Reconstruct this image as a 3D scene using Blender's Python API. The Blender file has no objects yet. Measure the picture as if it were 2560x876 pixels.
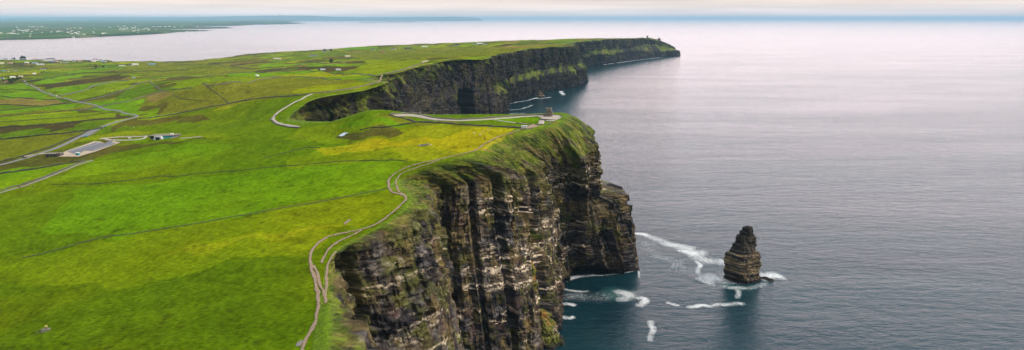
HAZE = True; EXPO = 0.25
import bpy, bmesh, math, random
import numpy as np
from mathutils import Vector, Matrix
R = math.radians
random.seed(7)
rng = np.random.default_rng(11)
SC = bpy.context.scene
COL = SC.collection

# ------------------------------------------------------------------ camera constants
F = 1707.0                       # focal length in photo pixels (photo 2560 x 876)
CH = 333.0                       # camera height above the sea, metres
HORY = 46.0
PT = math.atan((438.0 - HORY) / F)
cP, sP = math.cos(PT), math.sin(PT)

def kk(py):
    v = (438.0 - py) / F
    return (cP + v * sP) / (sP - v * cP)

def at(px, py, Z=0.0):
    """world point of a photo pixel at height Z"""
    Y = (CH - Z) * kk(py)
    return np.array([(px - 1280.0) / F * (Y * cP + (CH - Z) * sP), Y, Z])

def atY(px, py, Y):
    Z = CH - Y / kk(py)
    return np.array([(px - 1280.0) / F * (Y * cP + (CH - Z) * sP), Y, Z])

def atZ(px, Y, Z):
    return np.array([(px - 1280.0) / F * (Y * cP + (CH - Z) * sP), Y, Z])

# ------------------------------------------------------------------ numpy noise
def _h(ix, iy, iz, s):
    n = (ix.astype(np.int64) * 374761393 + iy.astype(np.int64) * 668265263 + iz.astype(np.int64) * 2147483647 + s * 1274126177) & 0xFFFFFFFF
    n = ((n ^ (n >> 13)) * 1274126177) & 0xFFFFFFFF
    n = ((n ^ (n >> 16)) * 2246822519) & 0xFFFFFFFF
    return ((n ^ (n >> 15)) & 0xFFFFFF) / float(0xFFFFFF)

def hsh(i, j, s=0):
    return _h(np.asarray(i), np.asarray(j), np.zeros_like(np.asarray(i)), s)

def vn(x, y, s=0):
    x = np.asarray(x, float); y = np.asarray(y, float)
    xi = np.floor(x); yi = np.floor(y)
    fx = x - xi; fy = y - yi
    fx = fx * fx * fx * (fx * (fx * 6 - 15) + 10); fy = fy * fy * fy * (fy * (fy * 6 - 15) + 10)
    z = np.zeros_like(xi)
    a = _h(xi, yi, z, s); b = _h(xi + 1, yi, z, s); c = _h(xi, yi + 1, z, s); d = _h(xi + 1, yi + 1, z, s)
    return (a + (b - a) * fx) * (1 - fy) + (c + (d - c) * fx) * fy

def fbm(x, y, s=0, o=4, g=0.5):
    t = 0; a = 1; n = 0
    for i in range(o):
        t = t + a * vn(x * 2 ** i + 17.3 * i, y * 2 ** i - 9.1 * i, s + i); n += a; a *= g
    return t / n

def ridge(x, y, s=0, o=3):
    t = 0; a = 1; n = 0
    for i in range(o):
        t = t + a * (1 - np.abs(2 * vn(x * 2 ** i + 5.7 * i, y * 2 ** i + 3.3 * i, s + i) - 1)); n += a; a *= 0.5
    return t / n

def sstep(a, b, x):
    t = np.clip((x - a) / (b - a), 0, 1)
    return t * t * (3 - 2 * t)

def inpoly(x, y, poly):
    x = np.asarray(x); y = np.asarray(y)
    ins = np.zeros(x.shape, bool)
    n = len(poly)
    for i in range(n):
        x0, y0 = poly[i][0], poly[i][1]; x1, y1 = poly[(i + 1) % n][0], poly[(i + 1) % n][1]
        if y0 == y1: continue
        c = (y0 > y) != (y1 > y)
        ins ^= c & (x < (x1 - x0) * (y - y0) / (y1 - y0) + x0)
    return ins

def dpoly(x, y, pts, closed=False):
    """distance to a polyline"""
    d = np.full(np.shape(x), 1e18)
    n = len(pts)
    for i in range(n if closed else n - 1):
        ax, ay = pts[i][0], pts[i][1]; bx, by = pts[(i + 1) % n][0], pts[(i + 1) % n][1]
        vx, vy = bx - ax, by - ay
        L = vx * vx + vy * vy + 1e-9
        t = np.clip(((x - ax) * vx + (y - ay) * vy) / L, 0, 1)
        d = np.minimum(d, (x - ax - t * vx) ** 2 + (y - ay - t * vy) ** 2)
    return np.sqrt(d)

# ------------------------------------------------------------------ land height (control points: photo px, py, height)
CP = [(-500,876,140),(-200,876,150),(0,876,160),(300,876,172),(600,876,182),(760,876,187),(-300,700,145),(0,700,159),(300,700,172),(600,680,183),(780,660,189),
(-300,560,140),(0,560,157),(200,560,165),(450,560,176),(700,560,186),(850,580,190),(0,500,151),(250,480,162),(500,480,174),(750,480,187),(940,470,195),
(-200,440,135),(0,440,146),(200,430,153),(400,420,163),(600,400,177),(800,400,190),(1000,410,200),(1150,385,204),(1300,325,209),(850,340,194),(920,288,214),(1050,300,209.5),
(1200,303,210.5),(1370,293,212),(1405,294,212),(1000,335,202),(1100,330,206),(760,330,192),(640,350,184),(500,362,172),(400,372,161),
(-200,400,132),(0,413,139),(130,380,141),(230,370,142),(300,378,146),(200,350,140),(0,350,126),(345,292,130),(400,340,147),(450,338,152),(245,322,135),(0,300,115),(150,300,121),
(0,250,98),(0,200,72),(-200,200,60),(-300,300,100),(0,170,30),(-300,165,20),(150,200,84),(60,209,86),(150,245,104),(300,200,98),(300,170,48),(250,262,116),
(430,300,137),(360,255,128),(440,235,146),(520,220,168),(520,255,160),(600,205,165),(600,260,166),(600,300,160),(500,300,145),(450,205,140),(640,230,178),(700,200,182),(640,250,176),
(690,300,186),(745,320,190),(780,237,203),(850,205,198),(900,222,209),(958,207,212),(740,189,150),(860,188,168),(600,185,128),(640,165,80),(740,170,130),(900,165,160),(900,150,122),
(1000,172,196),(1000,152,168),(1060,160,205),(1140,152,205),(1225,145,204),(1200,132,176),(1100,135,150),(1000,130,95),(1240,137,204),(1320,123,202),(1425,114,196),(1350,112,170),
(400,180,65),(500,165,55),(0,152,6),(200,152,5),(400,155,4),(560,146,8),(640,137,20),(760,128,40),(900,118,58),(1050,112,70),(1200,108,88),(1320,104,108),(1430,102,125)]
_cp = [at(*c) for c in CP]
# drop to the sea behind the southern skyline, and the long headland
for px, Y, Z in [(-400,6300,-12),(0,6100,-14),(200,6000,-14),(400,5900,-14),(560,6500,-14),(640,7100,-14),(760,7500,-14),(900,7700,-14),(1050,8100,-14),(1200,8500,-14),(1320,8700,-10),(1430,8500,-10),
                 (-400,7500,-40),(300,7500,-40),(800,9000,-40),(1300,10000,-40)]:
    _cp.append(atZ(px, Y, Z))
for px, py, Y in [(1440,106,4700),(1490,100,5250),(1540,97.5,5700),(1585,96,6000),(1620,95.5,6250),(1648,102,6420),(1670,112,6480),(1690,128,6520)]:
    _cp.append(atY(px, py, Y))
for px, Y, Z in [(1540,7000,60),(1620,7300,-10),(1700,7000,-15)]:
    _cp.append(atZ(px, Y, Z))
_cp = np.array(_cp)
def _q(x, y):
    y = np.maximum(y, 60.0)
    return np.stack([x / y * 2.2, np.log(y)], -1)
_cq = _q(_cp[:, 0], _cp[:, 1])
_D = np.sqrt(((_cq[:, None] - _cq[None]) ** 2).sum(-1) + 0.06 ** 2)
_A = np.block([[_D + 0.004 * -np.eye(len(_cq)), np.ones((len(_cq), 1)), _cq], [np.ones((1, len(_cq))), np.zeros((1, 3))], [_cq.T, np.zeros((2, 3))]])
_w = np.linalg.solve(_A, np.concatenate([_cp[:, 2], [0, 0, 0]]))
def hland(x, y):
    x = np.asarray(x, float); y = np.asarray(y, float)
    sh = x.shape; x = x.ravel(); y = y.ravel(); out = np.empty(x.shape)
    for i in range(0, len(x), 60000):
        q = _q(x[i:i + 60000], y[i:i + 60000])
        D = (q[:, None, 0] - _cq[None, :, 0]) ** 2 + (q[:, None, 1] - _cq[None, :, 1]) ** 2
        out[i:i + 60000] = np.sqrt(D + 0.0036) @ _w[:-3] + _w[-3] + q @ _w[-2:]
    # gentle swells of the ground: growing with distance so the middle ground rolls too
    amp = 1.0 + np.clip(y, 0, 4000) * 0.0011
    wl = 55 + np.clip(y, 0, 4000) * 0.05
    out += amp * (2 * vn(x / 90.0 + 3.1, y / 120.0, 5) - 1) + np.where(y > 900, 1, 0.4 + 0.3 * sstep(560, 300, y)) * 2.4 * (2 * vn(x / 260.0, y / 330.0, 6) - 1)
    out += 0.35 * (2 * fbm(x / 22.0, y / 30.0, 9, 3) - 1)
    # the long low ridge that crosses the near pasture and the knoll before the inlet
    for (ax, ay, bx, by, w, hgt) in RID:
        vx, vy = bx - ax, by - ay; L = vx * vx + vy * vy
        t = np.clip(((x - ax) * vx + (y - ay) * vy) / L, 0, 1)
        d2 = (x - ax - t * vx) ** 2 + (y - ay - t * vy) ** 2
        out += hgt * np.exp(-d2 / (w * w))
    return out.reshape(sh)
RID = []
def _rid(p0, z0, p1, z1, w, hgt):
    a = at(p0[0], p0[1], z0); b = at(p1[0], p1[1], z1)
    RID.append((a[0], a[1], b[0], b[1], w, hgt))
_rid((430,640),176,(830,575),190,14,2.6)
_rid((700,470),183,(960,440),196,30,-3.0)
_rid((850,338),194,(880,336),195,22,-2.5)
_rid((880,300),209,(960,290),212,40,3.5)
_rid((80,480),153,(420,445),166,22,-3.0)
_rid((515,224),168,(545,226),166,75,18.0)

def grid_mesh(name, P, mat, mask=None, colr=None, attrs=None, smooth=True):
    r, c = P.shape[:2]
    idx = np.arange(r * c).reshape(r, c)
    q = np.stack([idx[:-1, :-1], idx[:-1, 1:], idx[1:, 1:], idx[1:, :-1]], -1).reshape(-1, 4)
    V = P.reshape(-1, 3)
    if mask is not None:
        m = mask.ravel(); q = q[m[q].all(1)]
        used = np.unique(q); remap = np.full(r * c, -1, np.int64); remap[used] = np.arange(len(used))
        q = remap[q]; V = V[used]
    else:
        used = slice(None)
    me = bpy.data.meshes.new(name)
    me.vertices.add(len(V)); me.vertices.foreach_set('co', V.astype(np.float32).ravel())
    me.loops.add(len(q) * 4); me.loops.foreach_set('vertex_index', q.astype(np.int32).ravel())
    me.polygons.add(len(q)); me.polygons.foreach_set('loop_start', np.arange(0, len(q) * 4, 4, dtype=np.int32))
    me.polygons.foreach_set('use_smooth', np.full(len(q), smooth))
    me.update(calc_edges=True)
    if colr is not None:
        c4 = np.ones((len(V), 4), np.float32); c4[:, :3] = colr.reshape(-1, colr.shape[-1])[used][:, :3]
        a = me.color_attributes.new('col', 'FLOAT_COLOR', 'POINT'); a.data.foreach_set('color', c4.ravel())
    for k, v in (attrs or {}).items():
        a = me.attributes.new(k, 'FLOAT', 'POINT'); a.data.foreach_set('value', v.ravel()[used].astype(np.float32))
    o = bpy.data.objects.new(name, me); COL.objects.link(o)
    if mat: me.materials.append(mat)
    return o

def tag(o, label=None, cat=None, group=None, kind=None):
    if label: o['label'] = label
    if cat: o['category'] = cat
    if group: o['group'] = group
    if kind: o['kind'] = kind
    return o

# ------------------------------------------------------------------ coast stations
# each: T plateau edge (px,py,Y) ; G rocky brow (px,py,Y) ; M1,M2 middle of the face as fraction/outset ; B foot (X,Y)
def bXY(px, py): p = at(px, py, 0); return (p[0], p[1])
def bX(px, Y): p = atZ(px, Y, 0); return (p[0], p[1])
# T given as world (x,y); G as (x,y,z); B as (x,y); terrace = (f1, o1, f2, o2): f height fraction of G, o fraction of the way G->B in plan
def g3(px, py, Y): return tuple(atY(px, py, Y))
def gz(px, py, Z): return tuple(at(px, py, Z))
def t2(px, py, Z): p = at(px, py, Z); return (p[0], p[1])
D0 = (0.66, 0.30, 0.33, 0.68)
TER = (0.52, 0.18, 0.40, 0.80)
TL = (0.60, 0.25, 0.46, 0.62)
ST = [
 ((-100,60), (-86,62,176), (-40,60), D0),
 ((-96,160), (-82,160,180), (-38,160), D0),
 (t2(800,960,185), gz(918,960,181), (-34,240), D0),
 (t2(815,876,187), gz(903,876,183), (-34,300), D0),
 (t2(820,815,188), gz(890,820,185), (-45,330), D0),
 (t2(818,760,188), gz(850,760,186), (-60,352), D0),
 (t2(818,710,189), gz(842,700,187), (-72,380), D0),
 (t2(815,660,190), gz(828,645,189), (-78,408), D0),
 (t2(845,615,191), gz(862,612,190), (-66,424), D0),
 (t2(900,590,192), gz(930,592,190.5), (-50,424), D0),
 (t2(955,568,193), gz(1000,566,191), (-32,420), D0),
 (t2(1012,535,194), gz(1050,534,192), (-22,440), D0),
 (t2(1030,505,195), gz(1062,500,192), (-22,490), D0),
 (t2(1012,482,196), gz(1078,490,186), (-38,540), D0),
 (t2(985,462,197), gz(1080,474,180), (-80,590), D0),
 (t2(990,440,199), gz(1100,460,176), (-72,622), D0),
 (t2(1030,422,201), gz(1130,464,175), (-38,602), D0),
 (t2(1085,408,202), gz(1190,455,177), (-10,600), D0),
 (t2(1140,398,203), gz(1270,440,181), (18,606), D0),
 (t2(1175,388,204), gz(1292,432,182), (30,628), D0),
 (t2(1198,380,205), gz(1302,440,174), (20,658), D0),
 (t2(1212,372,206), gz(1318,446,166), (30,676), (0.56,0.04,0.50,0.55)),
 (t2(1225,362,207), gz(1336,436,166), (52,690), (0.54,0.10,0.48,0.50)),
 (t2(1240,350,208), gz(1345,425,168), (50,712), D0),
 (t2(1265,341,209), gz(1356,405,174), (52,745), D0),
 (t2(1300,330,210), gz(1372,392,178), (60,790), D0),
 (t2(1335,321,210), gz(1392,398,172), (66,835), D0),
 (t2(1365,314,211), gz(1420,398,172), (88,848), D0),
 (t2(1385,309,211.5), gz(1455,396,174), (118,853), D0),
 (t2(1398,303,212), gz(1486,372,180), (150,862), (0.67,0.08,0.60,0.55)),
 (t2(1408,297,212), gz(1489,356,185), (173,878), (0.67,0.08,0.59,0.72)),
 ((68,877), (110,895,186), (168,912), (0.67,0.08,0.59,0.72)),
 ((60,879), (86,905,188), (128,938), D0),
 ((30,877), (36,905,190), (50,945), D0),
 ((-40,872), (-40,892,195), (-35,930), D0),
 ((-100,872), (-100,886,195), (-100,920), D0),
 ((-170,880), (-170,892,195), (-165,922), D0),
 ((-235,900), (-232,912,188), (-215,945), D0),
 ((-278,940), (-270,948,180), (-240,985), D0),
 (t2(716,301,187), gz(740,301,176), (-238,1010), D0),
 (t2(730,280,192), gz(752,277,180), (-238,1060), D0),
 (t2(772,250,200), gz(782,257,188), (-225,1120), D0),
 (t2(808,240,204), gz(828,244,194), (-195,1165), (0.60,0.15,0.30,0.60)),
 (t2(860,231,207), gz(868,238,196), (-180,1190), (0.55,0.2,0.30,0.75)),
 (t2(910,222,209), gz(918,230,196), (-178,1225), (0.55,0.2,0.30,0.75)),
 (t2(950,211,211), gz(958,216,203), (-188,1300), D0),
 (t2(962,204,211), gz(974,209,202), (-190,1390), (0.6,0.3,0.3,0.8)),
 ((-285,1440), (-262,1450,198), (-200,1470), D0),
 ((-325,1530), (-290,1530,196), (-215,1545), TL),
 (t2(958,190,203), gz(985,194,190), (-215,1640), TL),
 (t2(1010,177,204), gz(1025,181,192), (-240,1760), TL),
 (t2(1050,167,204), gz(1062,171,192), (-228,1880), TL),
 (t2(1066,159,205), gz(1088,163,198), (-205,1960), (0.62,0.25,0.46,0.62)),
 (t2(1085,154,206), gz(1105,156,200), (-172,2080), (0.62,0.2,0.5,0.5)),
 (t2(1140,150,206), gz(1150,152,201), (-152,2150), D0),
 (t2(1180,148,205), gz(1186,150,201), bXY(1192,312), D0),
 (t2(1215,145,205), gz(1220,147,201), bXY(1235,302), D0),
 (t2(1224,143,204), gz(1229,147,200), bXY(1264,291), (0.5,0.3,0.42,0.75)),
 (t2(1222,140,203), gz(1230,144,196), bXY(1262,283), (0.5,0.3,0.42,0.75)),
 ((-110,2500), (-80,2510,190), (-20,2540), TER),
 (t2(1232,138,203), gz(1240,140,198), bXY(1258,266), TER),
 (t2(1275,130,202), gz(1282,132,198), bXY(1282,256), TER),
 (t2(1310,124,202), gz(1316,126,198), bXY(1318,246), TER),
 (t2(1345,121,201), gz(1350,122,198), bXY(1345,236), TER),
 (t2(1390,118,199), gz(1392,119,196), bXY(1385,225), TER),
 (t2(1424,115,197), gz(1429,117,194), bXY(1452,214), TER),
 (t2(1432,111,195), gz(1438,115,188), bXY(1464,206), (0.50,0.45,0.42,0.9)),
 (t2(1430,108,192), gz(1436,111,184), bXY(1462,198), TER),
 (tuple(atY(1415,108,4350)[:2]), g3(1425,110,4370), (430,4450), TER),
 (tuple(atY(1438,105.5,4700)[:2]), g3(1442,107,4690), bXY(1461,167.5), TER),
 (tuple(atY(1468,102,4950)[:2]), g3(1472,103.5,4930), bXY(1490,163), TER),
 (tuple(atY(1500,99.5,5250)[:2]), g3(1505,100.5,5230), bXY(1515,160), (0.62,0.2,0.42,0.8)),
 (tuple(atY(1535,98,5550)[:2]), g3(1537,99,5500), bXY(1550,155), TER),
 (tuple(atY(1575,96.5,5850)[:2]), g3(1578,98,5800), bXY(1590,149.5), TL),
 (tuple(atY(1610,95.5,6150)[:2]), g3(1612,97.5,6100), bXY(1628,145.5), (0.72,0.1,0.30,0.75)),
 (tuple(atY(1634,96.5,6300)[:2]), g3(1636,102,6240), bXY(1660,142.5), (0.72,0.2,0.34,0.8)),
 (tuple(atY(1650,103,6400)[:2]), g3(1655,105,6370), bXY(1682,140.5), (0.66,0.35,0.40,0.85)),
 (tuple(atY(1668,110.5,6460)[:2]), g3(1673,112,6440), bXY(1692,139.5), (0.66,0.4,0.5,0.85)),
 (tuple(atY(1668,111,6540)[:2]), g3(1676,115,6540), bXY(1697,138), (0.66,0.4,0.5,0.85)),
 (tuple(atY(1650,104,6640)[:2]), g3(1655,107,6660), bXY(1690,135), D0),
 (tuple(atY(1600,98,6900)[:2]), g3(1604,102,6950), bXY(1640,131), D0),
 (tuple(atY(1520,100,7300)[:2]), g3(1524,106,7350), bXY(1545,128), D0),
]
def build_coast():
    K = len(ST)
    A = np.zeros((K, 5, 3))
    for i, (T, G, B, ter) in enumerate(ST):
        G = np.array(G, float); B = np.array([B[0], B[1], 0.0])
        A[i, 0, :2] = T[:2]; A[i, 1] = G; A[i, 4] = B
        f1, o1, f2, o2 = ter
        A[i, 2] = G + (B - G) * o1; A[i, 2, 2] = G[2] * f1
        A[i, 3] = G + (B - G) * o2; A[i, 3, 2] = G[2] * f2
    return A
CST = build_coast()
_mid = 0.5 * (CST[:, 1, :2] + CST[:, 4, :2])
SEG = np.concatenate([[0], np.cumsum(np.maximum(np.linalg.norm(np.diff(_mid, axis=0), axis=1), 8.0))])
def coast_at(s, sig):
    """stations sampled at arc lengths s with light smoothing"""
    fine = np.arange(0, SEG[-1], 4.0)
    out = np.zeros((len(s), 5, 3))
    for k in range(5):
        for c in range(3):
            f = np.interp(fine, SEG, CST[:, k, c])
            w = int(sig / 4.0 * 3) + 1
            ker = np.exp(-0.5 * (np.arange(-w, w + 1) * 4.0 / sig) ** 2); ker /= ker.sum()
            fp = np.concatenate([np.full(w, f[0]), f, np.full(w, f[-1])])
            f = np.convolve(fp, ker, 'valid')
            out[:, k, c] = np.interp(s, fine, f)
    return out
S_NEAR = SEG[38]
S_MID = SEG[67]
def coast_poly():
    s1 = np.arange(0, S_NEAR, 5.0); s2 = np.arange(S_NEAR, S_MID, 12.0); s3 = np.arange(S_MID, SEG[-1], 30.0)
    return np.concatenate([coast_at(s1, 5.0)[:, 0, :2], coast_at(s2, 7.0)[:, 0, :2], coast_at(s3, 14.0)[:, 0, :2]])
CPOLY = coast_poly()
LANDPOLY = [tuple(p) for p in CPOLY] + [(1200, 11500), (-12000, 11500), (-12000, 40), (-100, 40)]
def inside_land(x, y): return inpoly(x, y, LANDPOLY)

# photo pixel -> point on the land (first surface met along the sight line)
_YM = np.exp(np.linspace(math.log(130), math.log(8800), 2600))
def hits(pix):
    out = []
    for (px, py) in pix:
        d = np.array([(px - 1280) / F, cP + (438 - py) / F * sP, -sP + (438 - py) / F * cP])
        X = d[0] / d[1] * _YM; Z = CH + d[2] / d[1] * _YM
        m = (Z < 245) & (Z > -5)
        Ym, Xm, Zm = _YM[m], X[m], Z[m]
        g = hland(Xm, Ym); ok = inside_land(Xm, Ym) & (Zm <= g)
        i = int(np.argmax(ok)) if ok.any() else len(Ym) - 1
        out.append((Xm[i], Ym[i], g[i]))
    return out
# ------------------------------------------------------------------ field colours (base colours of the grass, one near field with painted dimming, in photo order back to front)
G1 = (.098,.212,.006); G2 = (.072,.145,.010); G3 = (.165,.228,.008); Y1 = (.265,.275,.005); B1 = (.068,.056,.020)
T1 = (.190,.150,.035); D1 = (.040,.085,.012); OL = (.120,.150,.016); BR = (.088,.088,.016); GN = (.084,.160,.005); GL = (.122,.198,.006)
FIELDS = [
 # far to near ; (colour, polygon in photo pixels)
 (G1,[(640,162),(780,157),(812,157),(740,165),(640,174)]), (G1,[(780,163),(860,158),(905,160),(850,166),(770,168)]), (GL,[(780,146),(900,150),(1000,150),(960,156),(800,150)]),
 (B1,[(720,168),(880,166),(900,170),(850,179),(780,176)]), (B1,[(640,175),(760,170),(700,176),(640,180)]), (G1,[(640,183),(770,177),(905,187),(930,193),(870,200),(700,192),(640,195)]),
 (G3,[(680,185),(800,181),(900,190),(840,194),(700,190)]), (OL,[(640,201),(700,193),(860,200),(945,207),(905,221),(780,235),(640,249)]), (G3,[(720,230),(800,212),(940,206),(905,221),(780,235)]),
 (GL,[(850,180),(960,152),(1062,151),(1050,161),(960,186),(930,189)]), (OL,[(870,128),(1000,122),(1240,118),(1420,112),(1424,117),(1240,136),(1060,148),(960,146),(860,140)]), (T1,[(1250,118),(1380,110),(1420,113),(1300,120)]),
 (T1,[(860,128),(910,127),(905,132),(865,132)]),
 (G1,[(850,120),(950,117),(960,124),(860,125)]), (GL,[(1000,117),(1180,112),(1200,116),(1010,121)]),
 (G3,[(310,205),(400,195),(540,186),(560,188),(420,195),(350,208)]), (G1,[(560,185),(640,180),(640,188),(600,190)]), (OL,[(340,150),(560,160),(640,165),(640,178),(400,190),(320,180)]),
 (GL,[(440,206),(560,190),(640,190),(640,198),(560,212),(430,225)]), (G2,[(300,226),(420,204),(440,225),(360,242),(300,258)]), (BR,[(380,214),(430,205),(440,215),(400,224)]),
 (OL,[(357,258),(362,240),(430,225),(520,217),(575,235),(612,258),(560,266),(420,287),(380,278)]), (OL,[(520,218),(640,201),(640,250),(600,262),(575,235)]), (T1,[(365,255),(370,243),(420,230),(430,236),(395,255)]),
 (BR,[(358,275),(370,262),(420,262),(415,276),(390,288),(362,284)]),
 (G1,[(350,268),(362,275),(430,290),(350,296),(300,270)]), (GN,[(350,298),(640,252),(690,240),(780,237),(690,290),(640,335),(430,347),(350,330)]), (BR,[(430,300),(500,287),(545,291),(500,304),(440,308)]),
 (BR,[(345,300),(420,296),(430,305),(330,316)]), (BR,[(280,318),(345,294),(400,302),(330,312),(290,330)]),
 (G1,[(-60,214),(60,209),(90,226),(-60,223)]), (G2,[(-60,224),(95,227),(-60,238)]), (G1,[(-60,240),(85,228),(120,235),(150,249),(60,246),(-60,241)]), (T1,[(-60,242),(60,247),(150,250),(180,256),(110,265),(20,262),(-60,262)]),
 (G2,[(-60,263),(110,266),(-60,278)]), (G1,[(-60,279),(110,267),(185,257),(215,266),(100,277),(-60,292)]), (GL,[(-60,294),(200,280),(230,272),(318,290),(150,308),(-60,320)]), (B1,[(-60,322),(150,308),(100,335),(-60,342)]),
 (G2,[(-60,343),(150,312),(295,298),(230,325),(-60,349)]), (B1,[(120,312),(200,305),(180,322),(110,334)]), (BR,[(180,276),(230,273),(250,281),(200,285)]), (OL,[(-60,351),(240,326),(160,372),(60,398),(-60,412)]),
 (B1,[(85,214),(190,201),(300,186),(322,190),(300,199),(200,213),(112,225)]), (G1,[(75,208),(150,191),(192,190),(190,198),(90,213)]), (G1,[(112,226),(200,214),(300,200),(250,213),(150,238)]), (GL,[(155,240),(250,216),(320,204),(330,222),(190,252)]),
 (BR,[(185,253),(250,242),(320,224),(300,240),(210,256)]), (G1,[(215,258),(330,240),(350,266),(345,288),(280,275)]), (G2,[(60,205),(140,176),(190,186),(120,196)]), (G1,[(150,180),(230,172),(320,170),(180,186)]),
 (BR,[(0,402),(130,395),(300,362),(460,350),(560,345),(300,378),(170,412),(0,440)]), (OL,[(0,440),(170,413),(235,402),(60,470),(0,470)]), (GL,[(400,332),(640,336),(600,342),(450,350)]),
 (G1,[(-60,440),(60,420),(200,404),(235,403),(120,440),(40,468),(-60,480)]), (BR,[(60,398),(160,376),(290,340),(300,350),(180,372),(120,396)]), (G1,[(275,350),(340,346),(380,350),(370,355),(290,356)]),
 # near plateau
 (GN,[(60,480),(235,404),(460,364),(640,350),(760,345),(900,352),(1020,402),(700,416),(480,442),(230,462)]),
 (G1,[(240,402),(460,366),(600,356),(500,395),(300,430),(140,452)]),
 (GL,[(700,352),(760,322),(880,300),(920,289),(1000,296),(1050,312),(1150,325),(1100,345),(900,356)]),
 (G1,[(880,300),(920,288),(1000,293),(1060,310),(980,322),(840,318)]),
 (G3,[(1000,326),(1060,312),(1200,321),(1100,343),(980,348)]),
 (BR,[(838,338),(860,328),(905,326),(1000,322),(1010,328),(960,345),(900,350),(860,346)]),
 (G3,[(960,372),(1090,368),(1190,378),(1150,388),(1080,402),(1020,403),(900,404),(880,385)]),
 (GL,[(720,400),(800,372),(850,382),(960,372),(1000,390),(1020,403),(740,416)]),
 (Y1,[(765,369),(830,369),(905,354),(1020,351),(1100,345),(1180,326),(1200,318),(1300,323),(1290,331),(1240,346),(1210,366),(1192,379),(1090,368),(960,371),(850,385),(822,388)]),
 (GN,[(0,500),(130,465),(230,462),(130,500),(110,590),(0,640)]),
 (G1,[(115,580),(140,520),(160,495),(235,462),(480,444),(720,420),(1018,405),(985,438),(968,468),(853,496),(600,541),(320,588)]),
 (GL,[(-200,700),(0,655),(320,590),(600,543),(853,498),(970,474),(1008,494),(990,530),(950,556),(850,582),(795,612),(776,640),(600,650),(300,720)]),
 ((.074,.140,.005),[(-300,700),(300,722),(600,650),(776,642),(790,720),(790,800),(750,880),(700,1000),(-400,1000)]),  # weaker foreground light painted in as a darker field colour
 (G3,[(410,655),(500,612),(640,588),(820,566),(860,574),(640,602),(500,640)]),
 (T1,[(1150,391),(1212,372),(1245,350),(1290,333),(1305,330),(1262,352),(1228,378),(1160,397)]),
 (G1,[(1240,297),(1300,292),(1352,292),(1354,309),(1290,309)]), (OL,[(1362,308),(1366,301),(1392,302),(1380,311)]), (OL,[(900,300),(980,290),(1040,294),(1050,300),(1150,308),(1300,316),(1200,321),(1060,312)]),
]
_fw = None
def voro(x, y, sx, sy, seed):
    """jittered rectangular field pattern: returns cell hash and closeness to the cell border"""
    a = 0.5
    u = (x * math.cos(a) - y * math.sin(a)) / sx + 1.1 * vn(x / 700, y / 700, seed); v = (x * math.sin(a) + y * math.cos(a)) / sy + 1.1 * vn(x / 900, y / 900, seed + 1)
    r = np.floor(v); u = u * (0.7 + 0.6 * hsh(r, r * 0, seed + 2)) + hsh(r, r * 0, seed + 3) * 7
    c = np.floor(u)
    e = np.minimum(np.minimum(u - c, 1 - (u - c)) * sx, np.minimum(v - r, 1 - (v - r)) * sy)
    return hsh(c, r, seed + 4), hsh(c, r, seed + 5), e

def _pal(hv, h2):
    pal = np.array([G1, GL, G2, OL, BR, GN, B1, G2, G3, GL, T1, OL])
    c = pal[np.minimum((hv * len(pal)).astype(int), len(pal) - 1)]
    return c * (0.8 + 0.4 * h2[..., None])

def landcol(x, y, z=None):
    global _fw
    if _fw is None:
        _fw = [(np.array(c), hits(p)) for c, p in FIELDS]
    x = np.asarray(x, float); y = np.asarray(y, float)
    wx = x + (4 + y * .008) * (2 * vn(x / (18 + y * .01), y / (25 + y * .02), 31) - 1); wy = y + (6 + y * .012) * (2 * vn(x / (18 + y * .01), y / (25 + y * .02), 32) - 1)
    hv, h2, e = voro(x, y, 115, 300, 40)
    base = _pal(hv, h2)
    near = np.array(GN) * np.ones_like(base)
    f = sstep(900, 1300, y)[..., None]
    col = near * (1 - f) + base * f
    hed = (sstep(9, 3, e) * sstep(1300, 1900, y))[..., None] * 0.65
    col = col * (1 - hed) + np.array((.030, .045, .014)) * hed
    # heathery, rushy ground far out
    m = (sstep(0.52, 0.66, fbm(x / 420, y / 700, 51, 3)) * sstep(1500, 2600, y))[..., None] * 0.75
    col = col * (1 - m) + np.array((.075, .068, .020)) * m
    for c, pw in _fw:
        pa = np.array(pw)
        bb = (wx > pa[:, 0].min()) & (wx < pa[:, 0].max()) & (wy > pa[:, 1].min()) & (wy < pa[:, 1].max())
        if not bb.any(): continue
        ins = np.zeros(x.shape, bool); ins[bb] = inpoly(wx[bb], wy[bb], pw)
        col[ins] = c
    # broad drifts of drier or darker grass, rush tufts and worn marks
    s = 1 + y / 900.0
    n1 = fbm(x / (70 * s), y / (45 * s), 61, 4)[..., None]; n2 = fbm(x / (9 * s), y / (6 * s), 65, 3)[..., None]; n3 = vn(x / (1.7 * s), y / (1.3 * s), 69)[..., None]
    dry = sstep(0.50, 0.72, n1)
    col = col * (1 - 0.45 * dry) + (col * np.array((1.45, 1.10, .9))) * 0.45 * dry
    lush = sstep(0.50, 0.28, n1)
    col = col * (1 - 0.35 * lush) + (col * np.array((.70, .88, .9))) * 0.35 * lush
    col = col * (0.72 + 0.56 * n2) * (0.78 + 0.44 * n3)
    tuft = (sstep(0.70, 0.80, fbm(x / (5 * s), y / (3 * s), 71, 3)) * sstep(.48, .62, fbm(x / (60 * s), y / (30 * s), 75, 2)))[..., None] * 0.5
    col = col * (1 - tuft) + np.array((.035, .040, .010)) * tuft
    gr = np.clip((col[..., 1:2] - col[..., 0:1]) / (col[..., 1:2] + 1e-6) * 4, 0, 1); col = col * (1 + gr * np.array((.26, .08, -.45)))
    if z is not None:
        sh = sstep(3.0, 0.5, z)[..., None]
        col = col * (1 - sh) + np.array((.10, .09, .07)) * sh
    return col

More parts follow.
